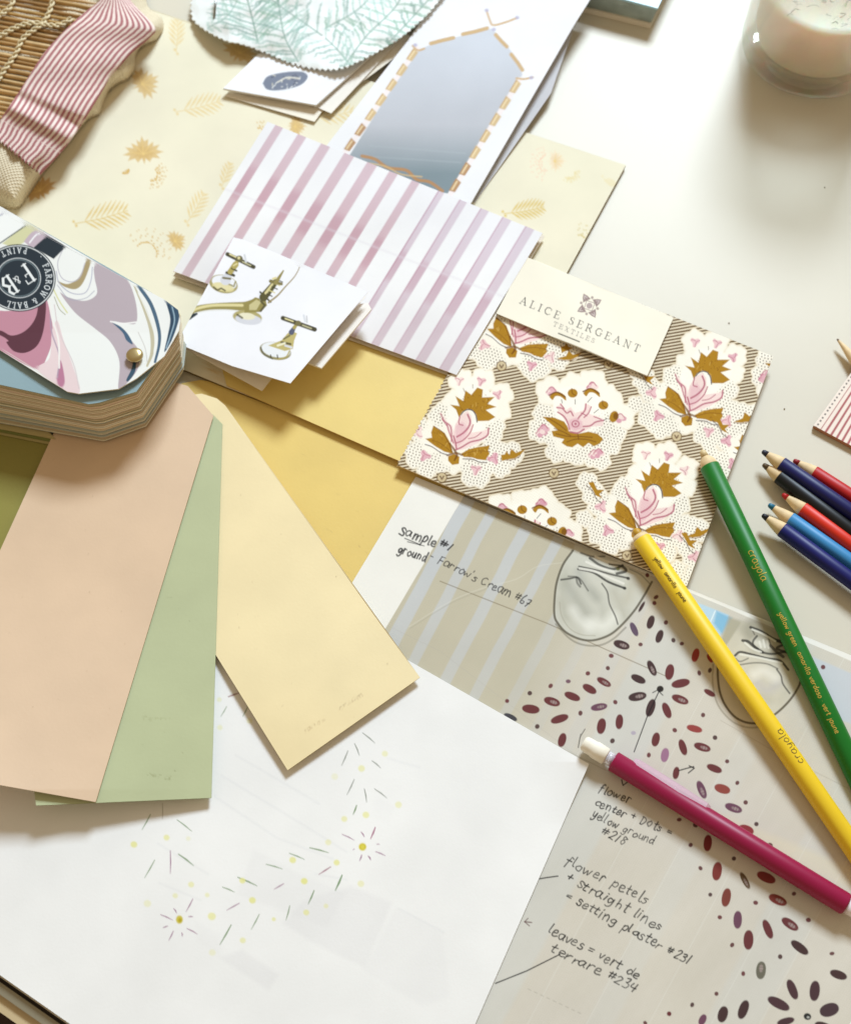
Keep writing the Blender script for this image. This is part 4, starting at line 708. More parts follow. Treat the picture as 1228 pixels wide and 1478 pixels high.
    for x, y, L, a, w, col, h in [(268, 338, 104, -85, .42, (116, 30, 32), 0), (327, 516, 118, -82, .42, (120, 40, 34), 0), (385, 682, 118, -80, .4, (120, 52, 40), 0), (503, 575, 116, 62, .26, (96, 72, 44), 1), (637, 555, 126, 25, .4, (122, 38, 34), 0), (710, 697, 122, 25, .4, (120, 42, 34), 1), (457, 823, 112, -88, .4, PU, 0), (647, 882, 128, 68, .32, PET, 0), (787, 850, 122, 35, .38, PET, 1), (525, 950, 124, -88, .42, PET, 0), (848, 998, 132, 38, .34, DKP, 0), (604, 1142, 112, -85, .46, (104, 100, 84), 1), (1093, 1170, 112, 20, .4, DKP, 0), (802, 1263, 134, 68, .34, (70, 40, 46), 0), (943, 1272, 128, -85, .42, (66, 38, 44), 0), (715, 1352, 152, 28, .34, (70, 40, 46), 0), (1035, 1392, 124, -18, .56, (64, 42, 48), 0), (493, 1390, 124, -70, .4, DKP, 0), (363, 1420, 104, -75, .5, DKP, 0), (235, 1455, 74, -65, .5, PU, 0), (760, 1465, 112, -15, .34, (66, 38, 44), 0), (510, 255, 100, 20, .5, (140, 40, 48), 0), (420, 330, 60, 30, .5, (140, 40, 48), 0), (1000, 1500, 120, 20, .4, DKP, 0)]:
        pet(*ZC([(x, y)])[0], L/4.373, a, w, col, h)
    dots = ZA([(1000, 125), (1068, 240), (918, 370), (1112, 345), (1162, 365), (745, 437), (725, 510), (607, 541), (387, 615), (264, 658), (130, 704), (769, 711), (563, 776), (308, 855), (752, 940), (967, 1024), (1120, 877), (958, -40), (1010, 90)])+ZB([(213, 572), (280, 555), (237, 836), (312, 978), (388, 1127), (452, 1262), (504, 1385), (990, 535)])+ZC([(88, 190), (160, 350), (222, 497), (284, 664), (344, 807), (422, 982), (492, 1163), (323, 1290), (170, 1360), (25, 1417), (575, 218), (662, 350), (433, 436), (570, 715), (812, 658), (903, 824), (725, 1056), (1052, 1036), (190, 225)])+Z(760, 1080, 3.713, [(763, 1425), (635, 1475)])
    r = random.Random(3)
    for (x, y) in dots: pt.ell(x, y, r.uniform(2.9, 3.9), r.uniform(2.6, 3.3), r.uniform(0, 180), r.choice([(78, 52, 50), (96, 54, 54), (104, 50, 52)]), .95, 1)
    for (x, y, c_) in ((*ZA([(491, 588)])[0], PU), (*ZA([(876, 893)])[0], (176, 164, 178))): pt.ell(x, y, 3.6, 2.8, 0, c_, .9)
    x, y = ZA([(1034, 633)])[0]; pt.ell(x, y, 5, 4.6, 0, (50, 44, 38)); x, y = ZC([(897, 1434)])[0]; pt.ell(x, y, 5.5, 4.8, 20, (44, 44, 42)); pt.ell(x+1, y+1, 2, 1.6, 0, (180, 178, 170))
    s(ZA([(1034, 633), (960, 790), (880, 1005)]), 1.5, INK, .95, .9); s(ZA([(990, 655), (1018, 640), (1050, 670)]), 1.4, INK, .9); s(ZA([(590, 870), (560, 920), (550, 980), (565, 900)]), 1.3, INK, .8, .9)
    s(ZB([(85, 1185), (130, 1172), (178, 1160)]), 1.7, INK, .95, .9); s(ZB([(150, 1155), (182, 1170), (145, 1200)]), 1.7, INK, .95, .9)
    s([(897, 1126), (899, 1134), (907, 1128)], 1.6, INK, .95, .9)
    # handwriting
    W = lambda t, a, b, h, w=1.35, al=.92: write(pt, t, a, b, h, INK, w*1.35, a=al, jit=1.6)
    W('Sample', (575, 770), (628, 789), 14, 1.8); s([(584, 777), (606, 786)], 1.4, INK, .9); s([(588, 782), (612, 788)], 1.2, INK, .9); W('#1', (632, 787), (649, 796), 12, 1.8); W('ground', (573, 797), (614, 810), 13, 1.7)
    W("- Farrow's Cream #67", (619, 806), (762, 876), 12.5, 1.25, .85)
    W('flower', (862, 1142), (907, 1160), 13); W('center + Dots =', (857, 1162), (967, 1206), 12); W('yellow ground', (852, 1178), (942, 1220), 12.5, 1.2); W('#218', (866, 1203), (902, 1222), 12)
    W('flower petels', (815, 1246), (932, 1305), 15.5, 1.45); W('+ straight lines', (814, 1269), (951, 1344), 14.5, 1.5); W('= setting plaster #231', (813, 1297), (993, 1392), 14.5, 1.5)
    W('leaves = vert de', (790, 1346), (919, 1413), 14, 1.5); W('terrare #234', (793, 1374), (916, 1433), 14.5, 1.5)
    s([(715, 1420), (760, 1402), (808, 1378)], 1.8, INK, .95, .9); s([(778, 1269), (790, 1267), (805, 1265)], 1.8, INK, .95, .9); s([(757, 1331), (767, 1332)], 1.6, (90, 50, 50), .9); s([(762, 1326), (757, 1331), (764, 1337)], 1.3, (90, 50, 50), .9)
    for k in range(9): s([(762+k*9, 1428+k*4.2), (766+k*9, 1430+k*4.2)], 1.1, (150, 144, 130), .5)
o = card('sample_sheet', [(600, 688), (1460, 1041), (1230, 1640), (60, 1640), (60, 1588)], lambda X, Y: 1.6+.12*wav(X, Y, 60, 4), (236, 232, 222), M_paper, .25, None, .95, ang=22.5, paint=sample, full=False)
tag(o, 'large print of a floral block pattern with two shoe toes and black handwritten notes', 'paper print')
# ================================================================== WHITE PAPER with coloured pencil marks
def drawing(pt):
    A4 = lambda p: Z(150, 1160, 4.0933, p); A5 = lambda p: Z(360, 1160, 4.0933, p); A3 = lambda p: Z(400, 960, 4.0933, p); A2 = lambda p: Z(150, 960, 4.0933, p)
    GR = (217, 214, 213)
    for q, a in (([(506, 1280), (566, 1305), (526, 1398), (455, 1362), (410, 1332), (440, 1300)], .55), ([(368, 1226), (430, 1260), (500, 1290), (470, 1340), (340, 1290)], .35), ([(316, 1382), (350, 1370), (402, 1408), (386, 1430)], .6), ([(570, 1310), (640, 1345), (650, 1440), (610, 1455), (525, 1400)], .28), ([(284, 1330), (320, 1350), (318, 1380), (286, 1360)], .25), ([(540, 1150), (570, 1165), (560, 1190), (535, 1180)], .2)): pt.poly([(x+random.uniform(-2, 2), y+random.uniform(-2, 2)) for x, y in q], GR, a*.5, 7)
    for q in ([(310, 1150), (400, 1210), (480, 1240)], [(320, 1120), (420, 1180), (500, 1230)], [(228, 1218), (300, 1262)], [(230, 1275), (290, 1300)], [(340, 1090), (460, 1160)], [(560, 1095), (605, 1108)], [(500, 1270), (455, 1262)], [(575, 1312), (640, 1346)]): pt.stroke(q, 2.2, (210, 210, 212), .28, 4)
    G1, PP, YL = (98, 132, 74), (152, 100, 132), (228, 224, 140)
    def ln(ps, c, w=1.5, a=.85):
        p0, p1 = np.array(ps[0]), np.array(ps[-1]); m = (p0+p1)/2+np.array([.5, -.3]); pt.stroke([p0, m, p1], [w*.8, w*1.35, w*.5], c, a, 1)
    for q in [((275, 65), (225, 155)), ((432, 97), (518, 165)), ((300, 335), (240, 440)), ((440, 300), (530, 368)), ((700, 495), (772, 525)), ((790, 437), (905, 488)), ((958, 360), (1055, 388)), ((1095, 295), (1185, 332)), ((752, 718), (685, 835)), ((918, 655), (870, 745)), ((1098, 605), (1075, 690))]: ln(A4(q), G1, 1.7 if q[0][0] in (752, 440, 790) else 1.3)
    ln(A4([(345, 0), (345, 95)]), (120, 110, 80), .8, .7)
    for q in [((392, 280), (392, 415)), ((800, 590), (725, 632)), ((1062, 475), (1005, 508)), ((525, 565), (485, 640)), ((412, 622), (430, 650)), ((335, 658), (405, 690)), ((350, 735), (378, 725)), ((410, 755), (383, 810)), ((460, 765), (462, 787)), ((490, 740), (552, 773)), ((500, 670), (525, 670))]: ln(A4(q), PP, 1.4)
    for x, y, r_, a in [(177, 243, 20, .8), (370, 202, 18, .7), (498, 208, 14, .3), (515, 480, 18, .6), (421, 546, 16, .5), (257, 592, 22, .4), (610, 542, 14, .5), (637, 668, 24, .7), (818, 457, 18, .8), (877, 573, 20, .85), (1115, 335, 20, .8), (1183, 460, 20, .9), (1003, 685, 12, .7), (1195, 645, 18, .7), (820, 810, 18, .6), (640, 882, 20, .35)]: p = A4([(x, y)])[0]; pt.ell(*p, r_/4.1, r_/4.4, 20, YL, a, 2)
    p = A4([(446, 687)])[0]; pt.ell(*p, 5, 6, 0, (206, 190, 60), .95, 2); pt.ell(p[0]+.8, p[1]+1, 2.4, 3, 0, (178, 158, 40), .9, 2)
    for q, c, w in [(((355, 262), (468, 292)), G1, 1.6), (((547, 425), (507, 515)), (84, 128, 60), 2.2), (((382, 515), (347, 595)), G1, 1.7), (((633, 12), (612, 65)), G1, 1.8), (((480, 375), (410, 420)), (150, 80, 104), 1.6), (((743, 142), (715, 210)), (160, 84, 116), 2), (((660, 170), (678, 198)), PP, 1.6), (((547, 183), (620, 218)), PP, 1.3), (((663, 305), (650, 340)), PP, 1.6), (((702, 312), (716, 335)), PP, 1.8), (((745, 285), (802, 310)), PP, 1.4), (((750, 242), (768, 242)), PP, 1), (((612, 275), (620, 268)), PP, 1)]: ln(A5(q), c, w)
    for x, y, r_, a in [(560, 92, 18, .6), (688, 68, 20, .7), (465, 230, 18, .5), (515, 350, 18, .8), (658, 475, 20, .5), (452, 607, 14, .5), (880, 8, 20, .5)]: p = A5([(x, y)])[0]; pt.ell(*p, r_/4.1, r_/4.3, 20, YL, a, 2)
    p = A5([(668, 257)])[0]; pt.ell(*p, 5.6, 5.6, 0, (214, 200, 60), .95, 2); pt.ell(p[0], p[1], 3.6, 3.6, 0, (196, 178, 44), .6, 1.5, ring=1.4)
    for q in [((505, 402), (577, 462)), ((457, 465), (485, 535)), ((418, 508), (380, 595)), ((560, 567), (610, 608)), ((455, 677), (412, 768)), ((515, 733), (528, 812)), ((575, 733), (648, 787))]: ln(A3(q), (124, 130, 116), 1.4)
    for x, y, r_, a in [(636, 525, 18, .5), (498, 612, 20, .6), (340, 660, 20, .3)]: p = A3([(x, y)])[0]; pt.ell(*p, r_/4.1, r_/4.3, 20, YL, a, 2)
    ln(A2([(735, 188), (800, 164)]), (130, 66, 70), 1.8); ln(A2([(725, 245), (690, 305)]), G1, 1); ln(A2([(850, 245), (820, 305)]), G1, 1.2)
    for x, y, r_, a in [(681, 205, 14, .4), (685, 370, 16, .4), (860, 330, 18, .4)]: p = A2([(x, y)])[0]; pt.ell(*p, r_/4.1, r_/4.3, 20, YL, a, 2)
o = card('drawing_paper', [(-180, 512), (850, 1103), (549, 1792), (-180, 1282)], lambda X, Y: 2.3+.25*wav(X, Y, 150, 12)+2.2*np.clip((X-760)/90, 0, 1)**2*np.clip(1-np.abs(Y-1100)/90, 0, 1), (238, 236, 232), M_matte, .25, None, 1.1, ang=35, paint=drawing, full=False)
tag(o, 'big white drawing paper with faint pencil-coloured flowers, under the fanned paint chips', 'drawing paper')
# ================================================================== FLORAL FABRIC SWATCH
sw = thing('floral_swatch', (840, 640), 'square fabric swatch with pink and ochre flowers, brown hatching and a cream header card', 'fabric swatch')
q1 = lambda p: Z(560, 540, 3.8375, p); q2 = lambda p: Z(820, 540, 3.8375, p); q7 = lambda p: Z(560, 360, 3.8375, p); q8 = lambda p: Z(820, 360, 3.8375, p)
OC = (172, 126, 40); OCD = (120, 76, 30); PK = (224, 176, 182); PKL = (240, 214, 206); PKD = (180, 100, 116); BR = (100, 74, 40)
def floral(pt):
    N = len(pt.X); i = np.arange(N); k_ = 3.8375
    LD = [(425, 445, 62, 0), (548, 445, 64, 0), (655, 525, 60, 0), (480, 520, 95, 0), (395, 575, 70, 0), (600, 610, 84, 0), (650, 620, 52, 0), (320, 650, 70, 1), (450, 700, 130, 0), (590, 715, 76, 1), (180, 725, 62, 1), (270, 775, 100, 0), (190, 865, 78, 1), (235, 935, 56, 1), (320, 905, 60, 1), (615, 865, 84, 1), (705, 865, 66, 1), (650, 940, 50, 1), (512, 965, 84, 1), (500, 890, 70, 1), (380, 880, 84, 0), (105, 600, 50, 1), (140, 660, 58, 1), (90, 800, 40, 1)]
    RD = [(900, 95, 74, 0), (1025, 70, 70, 0), (1130, 60, 78, 0), (1210, 145, 78, 0), (1290, 235, 70, 0), (1040, 190, 130, 0), (1160, 290, 110, 1), (1000, 320, 120, 0), (890, 290, 84, 1), (845, 310, 62, 1), (860, 215, 50, 1), (1145, 425, 80, 1), (1040, 430, 66, 1), (1220, 385, 62, 1), (935, 425, 56, 1), (1180, 480, 44, 1), (1260, 330, 50, 1)]
    U_ = np.full(N, 1e9); D_ = np.full(N, 1e9); W_ = np.full(N, 1e9)
    LO = [(q2([(385, 840)])[0], 1), (q2([(660, 205)])[0], .97), (q1([(365, 420)])[0], .97), (q7([(692, 520)])[0], .95), (q2([(1070, 470)])[0], .95), (q2([(900, 1120)])[0], 1), (q7([(1340, 170)])[0], .95)]
    RO = [(q1([(1045, 300)])[0], 1), (q1([(765, 940)])[0], .97), (q7([(1080, 340)])[0], .95), (q8([(1270, 690)])[0], .95)]
    rr_ = random.Random(17)
    for (o_, sc_), (L_, c0) in [(o, (LD, (385, 840))) for o in LO]+[(o, (RD, (1045, 300))) for o in RO]:
        for (x, y, r0, dt) in L_:
            px_, py_ = o_[0]+(x-c0[0])*sc_/k_, o_[1]+(y-c0[1])*sc_/k_; rad = r0*sc_/k_*1.0+3.0
            j = pt.sel(px_-rad-14, px_+rad+14, py_-rad-14, py_+rad+14)
            if not len(j): continue
            dx_, dy_ = pt.X[j]-px_, pt.Y[j]-py_; th = np.arctan2(dy_, dx_); d = np.hypot(dx_, dy_)-rad*(1+.07*np.sin(5*th+px_)+.04*np.sin(9*th+py_)); U_[j] = np.minimum(U_[j], d)
            if dt: D_[j] = np.minimum(D_[j], d)
            else: W_[j] = np.minimum(W_[j], d)
    H = np.clip(.5+U_/1.3, 0, 1)
    pt.mix(i, .25*(.5+.5*wav(pt.X, pt.Y, 18, 4)), (238, 228, 206))
    a = pt.X*.96+pt.Y*.28; b = -pt.X*.28+pt.Y*.96; gx, gy = a/4.8, b/4.1; row = np.floor(gy); dx = ((gx+.5*(row % 2)) % 1-.5)*4.8; dy = (gy % 1-.5)*4.1
    dotm = np.clip(.5-(np.hypot(dx+.6*np.sin(row*3.1), dy+.6*np.sin(np.floor(gx)*1.7))-.95)/.9, 0, 1)
    zone = np.clip(-(D_+1.5)/3, 0, 1)*np.clip((W_+9)/5, 0, 1)
    pt.mix(i, dotm*zone*(1-H)*.9, (96, 78, 64))
    pt.mix(i, .35*np.exp(-(U_/2.2)**2), (206, 178, 128))
    pt.mix(i, H*.45, (214, 190, 142))
    ly = (pt.Y+.18*pt.X+.8*wav(pt.X, pt.Y, 30, 5)) % 4.6; lm = np.clip(.5-(np.abs(ly-2.3)-1.28)/.8, 0, 1); pt.mix(i, H*lm*.95, BR)
    # small heart medallions in the hatching
    for (x, y) in q7([(628, 645)])+q1([(298, 572), (918, 548)])+q2([(600, 345), (325, 1005)])+q7([(1222, 635)]): pt.ell(x, y, 7, 7, 0, (206, 186, 146), .9); pt.ell(x, y, 7, 7, 0, (110, 84, 54), .9, ring=1.3); pt.stroke([(x-2.5, y-1.5), (x, y+2.5), (x+2.5, y-1.5)], 2, (96, 66, 46), .8)
    # motif A (lotus), traced once in the frame of the lowest one
    def lotus(ox, oy, s=1.0, rot=0, hdr=False):
        c, n_ = math.cos(R(rot)), math.sin(R(rot))
        def T(q): return [(ox+((x-385)*c-(y-840)*n_)*s/3.8375, oy+((x-385)*n_+(y-840)*c)*s/3.8375) for x, y in q]
        pt.poly(T([(400, 560), (430, 500), (470, 480), (540, 480), (620, 530), (640, 600), (610, 680), (560, 720), (540, 760), (500, 800), (400, 820), (350, 700), (350, 620)]), (250, 244, 230), .75, 3, True)
        pt.poly(T([(420, 655), (405, 610), (372, 580), (425, 590), (404, 532), (448, 562), (462, 502), (495, 528), (530, 488), (562, 500), (556, 545), (628, 545), (585, 582), (636, 602), (575, 618), (628, 660), (590, 680), (525, 680), (518, 640), (500, 616), (470, 608), (440, 624)]), OC, 1, 1.2)
        pt.stroke(T([(425, 652), (445, 624), (470, 612), (498, 618), (516, 645), (522, 685)]), 1.7, (70, 58, 60), .9, 1, True)
        for k in range(24): r_ = random.uniform(430, 600), random.uniform(530, 640); pt.ell(*T([r_])[0], .8, .7, 0, OCD, .7, .8)
        pt.poly(T([(322, 622), (350, 675), (380, 700), (386, 735), (400, 690), (428, 645), (470, 618), (492, 650), (494, 700), (486, 745), (560, 735), (590, 722), (582, 765), (520, 808), (430, 842), (388, 838), (372, 790), (350, 720)]), PKL, 1, 1.2)
        pt.poly(T([(400, 700), (440, 680), (470, 720), (450, 780), (410, 820), (390, 800)]), PK, .6, 4)
        for q, w in (([(315, 628), (335, 672), (368, 702), (374, 745), (372, 790)], 1.8), ([(322, 660), (350, 700)], 1.5), ([(470, 640), (483, 680), (470, 715), (440, 745), (405, 765)], 2.6), ([(425, 650), (418, 690), (440, 700)], 1.8), ([(586, 722), (580, 760), (540, 785), (480, 798), (430, 825), (395, 840)], 2.4), ([(500, 700), (480, 745), (440, 785), (400, 800)], 1.8), ([(385, 760), (395, 800), (400, 835)], 2.4), ([(545, 745), (510, 770), (470, 778)], 1.4), ([(350, 690), (362, 740), (384, 800)], 1.6)): pt.stroke(T(q), w*s, PKD, .9, 1.1, True)
        pt.poly(T([(272, 697), (258, 735), (262, 765), (224, 770), (275, 812), (330, 848), (380, 862), (366, 800), (335, 740), (300, 718)]), OC, 1, 1.2); pt.stroke(T([(275, 700), (322, 735), (352, 790), (375, 850)]), 1.3, OCD, .8, 1, True); pt.stroke(T([(262, 780), (310, 800), (370, 850)]), 1.2, OCD, .5, 1, True)
        pt.poly(T([(425, 862), (470, 838), (520, 828), (592, 820), (580, 850), (588, 868), (562, 905), (500, 895), (440, 884)]), OC, 1, 1.2); pt.stroke(T([(430, 868), (510, 850), (585, 855)]), 1.2, OCD, .6, 1, True)
        pt.poly(T([(350, 875), (385, 862), (415, 880), (410, 920), (372, 925), (350, 900)]), OC, 1, 1.2); pt.stroke(T([(362, 800), (390, 845), (400, 872), (385, 900)]), [2, 3.5, 4, 2], OCD, .85, 1, True); pt.stroke(T([(345, 868), (395, 858), (430, 870)]), 3, OCD, .8, 1, True)
        for q in ([(222, 802), (262, 818), (310, 852), (352, 868)], [(435, 892), (490, 898), (530, 915), (568, 918)]): pt.stroke(T(q), 1.8, (98, 86, 84), .8, 1, True); pt.stroke([(x-.3, y-2) for x, y in T(q)], 1.5, (248, 244, 236), .9, 1, True)
        for k in range(46):
            ux, uy = random.choice([(random.uniform(400, 610), random.uniform(560, 640)), (random.uniform(262, 350), random.uniform(740, 830)), (random.uniform(450, 580), random.uniform(835, 885))]); pp = T([(ux, uy), (ux+random.uniform(-12, 12), uy-random.uniform(4, 20))])
            j_ = pt.sel(pp[0][0]-1, pp[0][0]+1, pp[0][1]-1, pp[0][1]+1)
            if len(j_) and abs(pt.C[j_[0]]-lin(OC)).max() < .06: pt.stroke(pp, 1.1, random.choice([(206, 166, 84), (142, 98, 34), (148, 104, 40)]), .7, 1)
        def bell(x, y, a, z=1):
            ca, sa = math.cos(R(a)), math.sin(R(a)); B = lambda q: T([(x+(u*ca-v*sa)*z, y+(u*sa+v*ca)*z) for u, v in q])
            pt.poly(B([(-9, -32), (9, -32), (16, -8), (34, 10), (28, 30), (6, 24), (-20, 32), (-34, 14), (-18, -8)]), random.choice([PK, PKL, (232, 192, 192)]), 1, 1.5, True); pt.stroke(B([(-30, 22), (-10, 6), (-4, -28)]), 1.2, PKD, .7, 1, True); pt.stroke(B([(-2, 12), (14, 18), (30, 14)]), 1.2, PKD, .7, 1, True)
        bell(185, 730, 30); bell(222, 868, 100, .95); bell(612, 900, 150); bell(505, 960, 190, .9)
        for x, y, a in ((428, 448, 10), (552, 455, 20), (642, 530, 110)): bell(x, y, a+180, .8)
        for q in ([(450, 490), (458, 510)], [(505, 470), (505, 490)]): pt.stroke(T(q), 1.2, (110, 90, 80), .7)
        pt.poly(T([(110, 600), (140, 596), (160, 640), (200, 640), (172, 665), (190, 690), (150, 670), (135, 640)]), OC, 1, 1.1); pt.stroke(T([(100, 615), (135, 650), (155, 690), (185, 715)]), 1.4, (96, 80, 70), .8, 1, True)
        pt.poly(T([(650, 900), (700, 880), (712, 845), (738, 868), (790, 850), (765, 880), (730, 900), (690, 905)]), OC, 1, 1.1); pt.stroke(T([(650, 905), (710, 908), (760, 890)]), 1.2, OCD, .8, 1, True)
    lotus(*q2([(385, 840)])[0]); lotus(*q2([(660, 205)])[0], .97); lotus(*q1([(365, 420)])[0], .97, -2); lotus(*q7([(692, 520)])[0], .95, 6)
    lotus(*q2([(1070, 470)])[0], .95); lotus(*q2([(900, 1120)])[0], 1); lotus(*q7([(1340, 170)])[0], .95)
    # motif B (round flower)
    def rose(ox, oy, s=1.0):
        T = lambda q: [(ox+(x-1045)*s/3.8375, oy+(y-300)*s/3.8375) for x, y in q]
        pt.poly(T([(920, 100), (1030, 60), (1120, 90), (1200, 180), (1180, 280), (1120, 330), (1000, 340), (920, 230)]), (250, 244, 230), .75, 3, True)
        pt.poly(T([(855, 235), (920, 240), (975, 262), (1000, 300), (1050, 330), (1110, 318), (1160, 330), (1192, 360), (1170, 385), (1140, 400), (1110, 380), (1080, 405), (1050, 385), (1020, 405), (990, 400), (960, 380), (975, 360), (915, 345), (905, 315), (940, 310), (900, 275)]), OC, 1, 1.2)
        for q in ([(880, 240), (940, 275), (985, 310)], [(930, 330), (1000, 345), (1060, 345), (1130, 350)], [(990, 375), (1040, 360), (1100, 362), (1150, 375)], [(1050, 330), (1055, 360)], [(920, 300), (970, 320), (1010, 340)]): pt.stroke(T(q), 1.7, OCD, .7, 1, True)
        pt.poly(T([(930, 180), (960, 165), (985, 200), (1010, 180), (1035, 215), (1080, 200), (1095, 160), (1120, 175), (1115, 220), (1150, 230), (1195, 250), (1190, 285), (1130, 290), (1090, 315), (1040, 328), (1000, 315), (990, 270), (960, 230)]), PKL, 1, 1.2)
        for q, w in (([(935, 185), (965, 190), (990, 215), (1010, 205), (1025, 230)], 2), ([(955, 165), (975, 190)], 1.8), ([(940, 210), (975, 235), (995, 270), (1005, 305)], 2.2), ([(1095, 165), (1090, 200), (1060, 235), (1050, 250)], 2.2), ([(1125, 180), (1110, 215), (1085, 240)], 1.8), ([(1195, 255), (1150, 265), (1120, 285), (1080, 290)], 2.2), ([(1140, 235), (1180, 250)], 1.6), ([(1010, 320), (1050, 325), (1085, 305)], 2.4), ([(1070, 215), (1100, 230)], 1.6)): pt.stroke(T(q), w, PKD, .9, 1.1, True)
        pt.poly(T([(1000, 255), (1040, 240), (1075, 262), (1075, 300), (1035, 315), (1002, 295)]), PK, .7, 3); pt.ell(*T([(1038, 275)])[0], 5, 4.5, 0, PKD, .9, ring=1.6); pt.ell(*T([(1038, 275)])[0], 1.8, 1.8, 0, PKD, .9)
        def tuft(x, y): 
            for dx, dy in ((-18, 10), (0, -12), (20, 6), (-6, 18), (10, -2)): pt.ell(*T([(x+dx, y+dy)])[0], 4, 3.4, 0, random.choice([PK, (214, 156, 168), PKL]), .95, 1.4)
            pt.stroke(T([(x-28, y+8), (x-12, y-14), (x+6, y-20), (x+24, y)]), 1.4, PKD, .8, 1, True)
        tuft(905, 92); tuft(1130, 65); tuft(1285, 240); tuft(848, 320); tuft(1140, 440); tuft(860, 300); tuft(1165, 435)
        for (x, y) in ((935, 120), (1122, 100)): pt.poly(T([(x-42, y+6), (x-20, y-18), (x+10, y-22), (x+44, y-2), (x+50, y+26), (x+20, y+4), (x-8, y+2), (x-24, y+22)]), OC, 1, 1.1, True); pt.stroke(T([(x-42, y-4), (x, y-20), (x+46, y+6)]), 2.2, OCD, .9, 1, True)
        for (x, y) in ((1022, 105), (1192, 172)): pt.ell(*T([(x, y)])[0], 7.2, 6.4, 0, OC); pt.stroke(T([(x-5, y-26), (x-2, y), (x+18, y+14)]), 1.3, OCD, .8, 1, True)
        pt.ell(*T([(1250, 235)])[0], 6, 8.5, 20, OC); pt.ell(*T([(1262, 232)])[0], 4, 5, 0, OCD, .8)
        for q in ([(960, 140), (965, 160)], [(1036, 140), (1036, 165)], [(1128, 128), (1105, 155)], [(1165, 195), (1140, 215)], [(1215, 245), (1195, 255)]): pt.stroke(T(q), 1.2, (84, 78, 84), .8, .9)
    rose(*q1([(1045, 300)])[0]); rose(*q1([(765, 940)])[0], .97); rose(*q7([(1080, 340)])[0], .95); rose(*q8([(1270, 690)])[0], .95)
    for x, y in (q1([(655, 455)]) + q7([(985, 545)])): pt.poly([(x-8, y-2), (x-2, y-3), (x, y-8), (x+4, y-2), (x+11, y), (x+4, y+3), (x-6, y+7)], OC, 1, 1.2)
FL = [(743, 366), (1116, 514), (991, 846), (573, 671)]
X, Y, U, T_ = ruled([FL[0], FL[3]], [FL[1], FL[2]], .85)
Y = Y+.9*np.sin(T_*260)*(U < .004); X = X+.8*np.sign(np.sin(T_*330))*(U < .004)
pt = Pt(X, Y, (248, 241, 225)); floral(pt)
pt.C = np.clip(pt.C*(1+.07*np.sin(pt.X*2.3+pt.Y*.95)[:, None]*np.sin(pt.Y*2.2-pt.X*.9)[:, None]), 0, 1)

sheet('cloth', X, Y, lambda X, Y: 4.6+.22*wav(X, Y, 70, 3)+1.1*np.clip((X-1060)/60, 0, 1)*np.clip(1-np.abs(Y-515)/60, 0, 1), pt.C, vc('swatch_cotton', .95, .06, 520, .45, 'weave', .00012, .04, 60), .7, sw, (232, 214, 184))
def header(pt):
    TX = (58, 50, 48)
    write(pt, 'ALICE SERGEANT', (749, 437), (921, 508.5), 10.5, TX, font=SER, a=.95, track=.34, smooth=False)
    write(pt, 'TEXTILES', (797.5, 469.5), (857, 495), 6.2, (112, 102, 98), font=SER, a=.8, track=.3, smooth=False)
    pt.stroke([(806, 481), (836, 493)], 1.8, (70, 66, 50), .95, .9)
    x, y = 850.5, 441; c = (140, 116, 112)
    W = lambda a, r: (x+math.cos(R(a+19))*r, y+math.sin(R(a+19))*r)
    for k in range(4):
        a = 90*k+45
        pt.poly([W(a-38, 10), W(a-14, 15), W(a, 19.5), W(a+14, 15), W(a+38, 10), W(a, 8.5)], c, .95, 1); pt.ell(*W(a+45, 12.5), 2, 2, 0, c, .8); pt.stroke([W(a-10, 12), W(a, 16), W(a+10, 12)], 1, (222, 208, 200), .8, .8)
        pt.stroke([W(90*k+45, 8.5), W(90*k+135, 8.5)], 1, c, .9, .8)
    pt.ell(x, y, 4.4, 4.4, 0, (188, 170, 166), .9); pt.stroke([(x-3, y), (x+3, y)], .8, c, .8); pt.stroke([(x, y-3), (x, y+3)], .8, c, .8); pt.ell(x, y, 3, 3, 0, c, .8, .8, ring=.8)
hc = card('header_card', [(759, 370), (972, 458), (934, 542), (716, 452)], lambda X, Y: 6.2+.5*np.exp(-((X-.45*Y-620)/40)**2), (240, 232, 212), M_gloss, .7, sw, .8, ang=22, paint=header, edge=(206, 194, 166))
# ================================================================== RED STRIPED SWATCH at the right edge
def reds(pt, U, T):
    i = np.arange(len(U)); x = U*110; al = np.clip((np.abs(((x-9) % 7.6)-3.8)-1.9)/1., 0, 1)*(x > 9); pt.mix(i, .95*al, (168, 84, 88))
    d = ((T*22) % 1 < .45) & (np.abs(x-4) < 1.1); pt.mix(np.nonzero(d)[0], np.full(d.sum(), .8), (70, 60, 64))
quad_mesh('striped_swatch', [(1228+22, 507), (1330, 560), (1290, 676), (1174, 614)], 2.4, (240, 226, 212), reds, vc('ticking', .85, .2, 520, .3, 'weave', .0001), 2.0, None, .9, (176, 124, 92))
tag(bpy.data.objects['striped_swatch'], 'red and white ticking stripe swatch cut off by the right edge', 'fabric swatch')
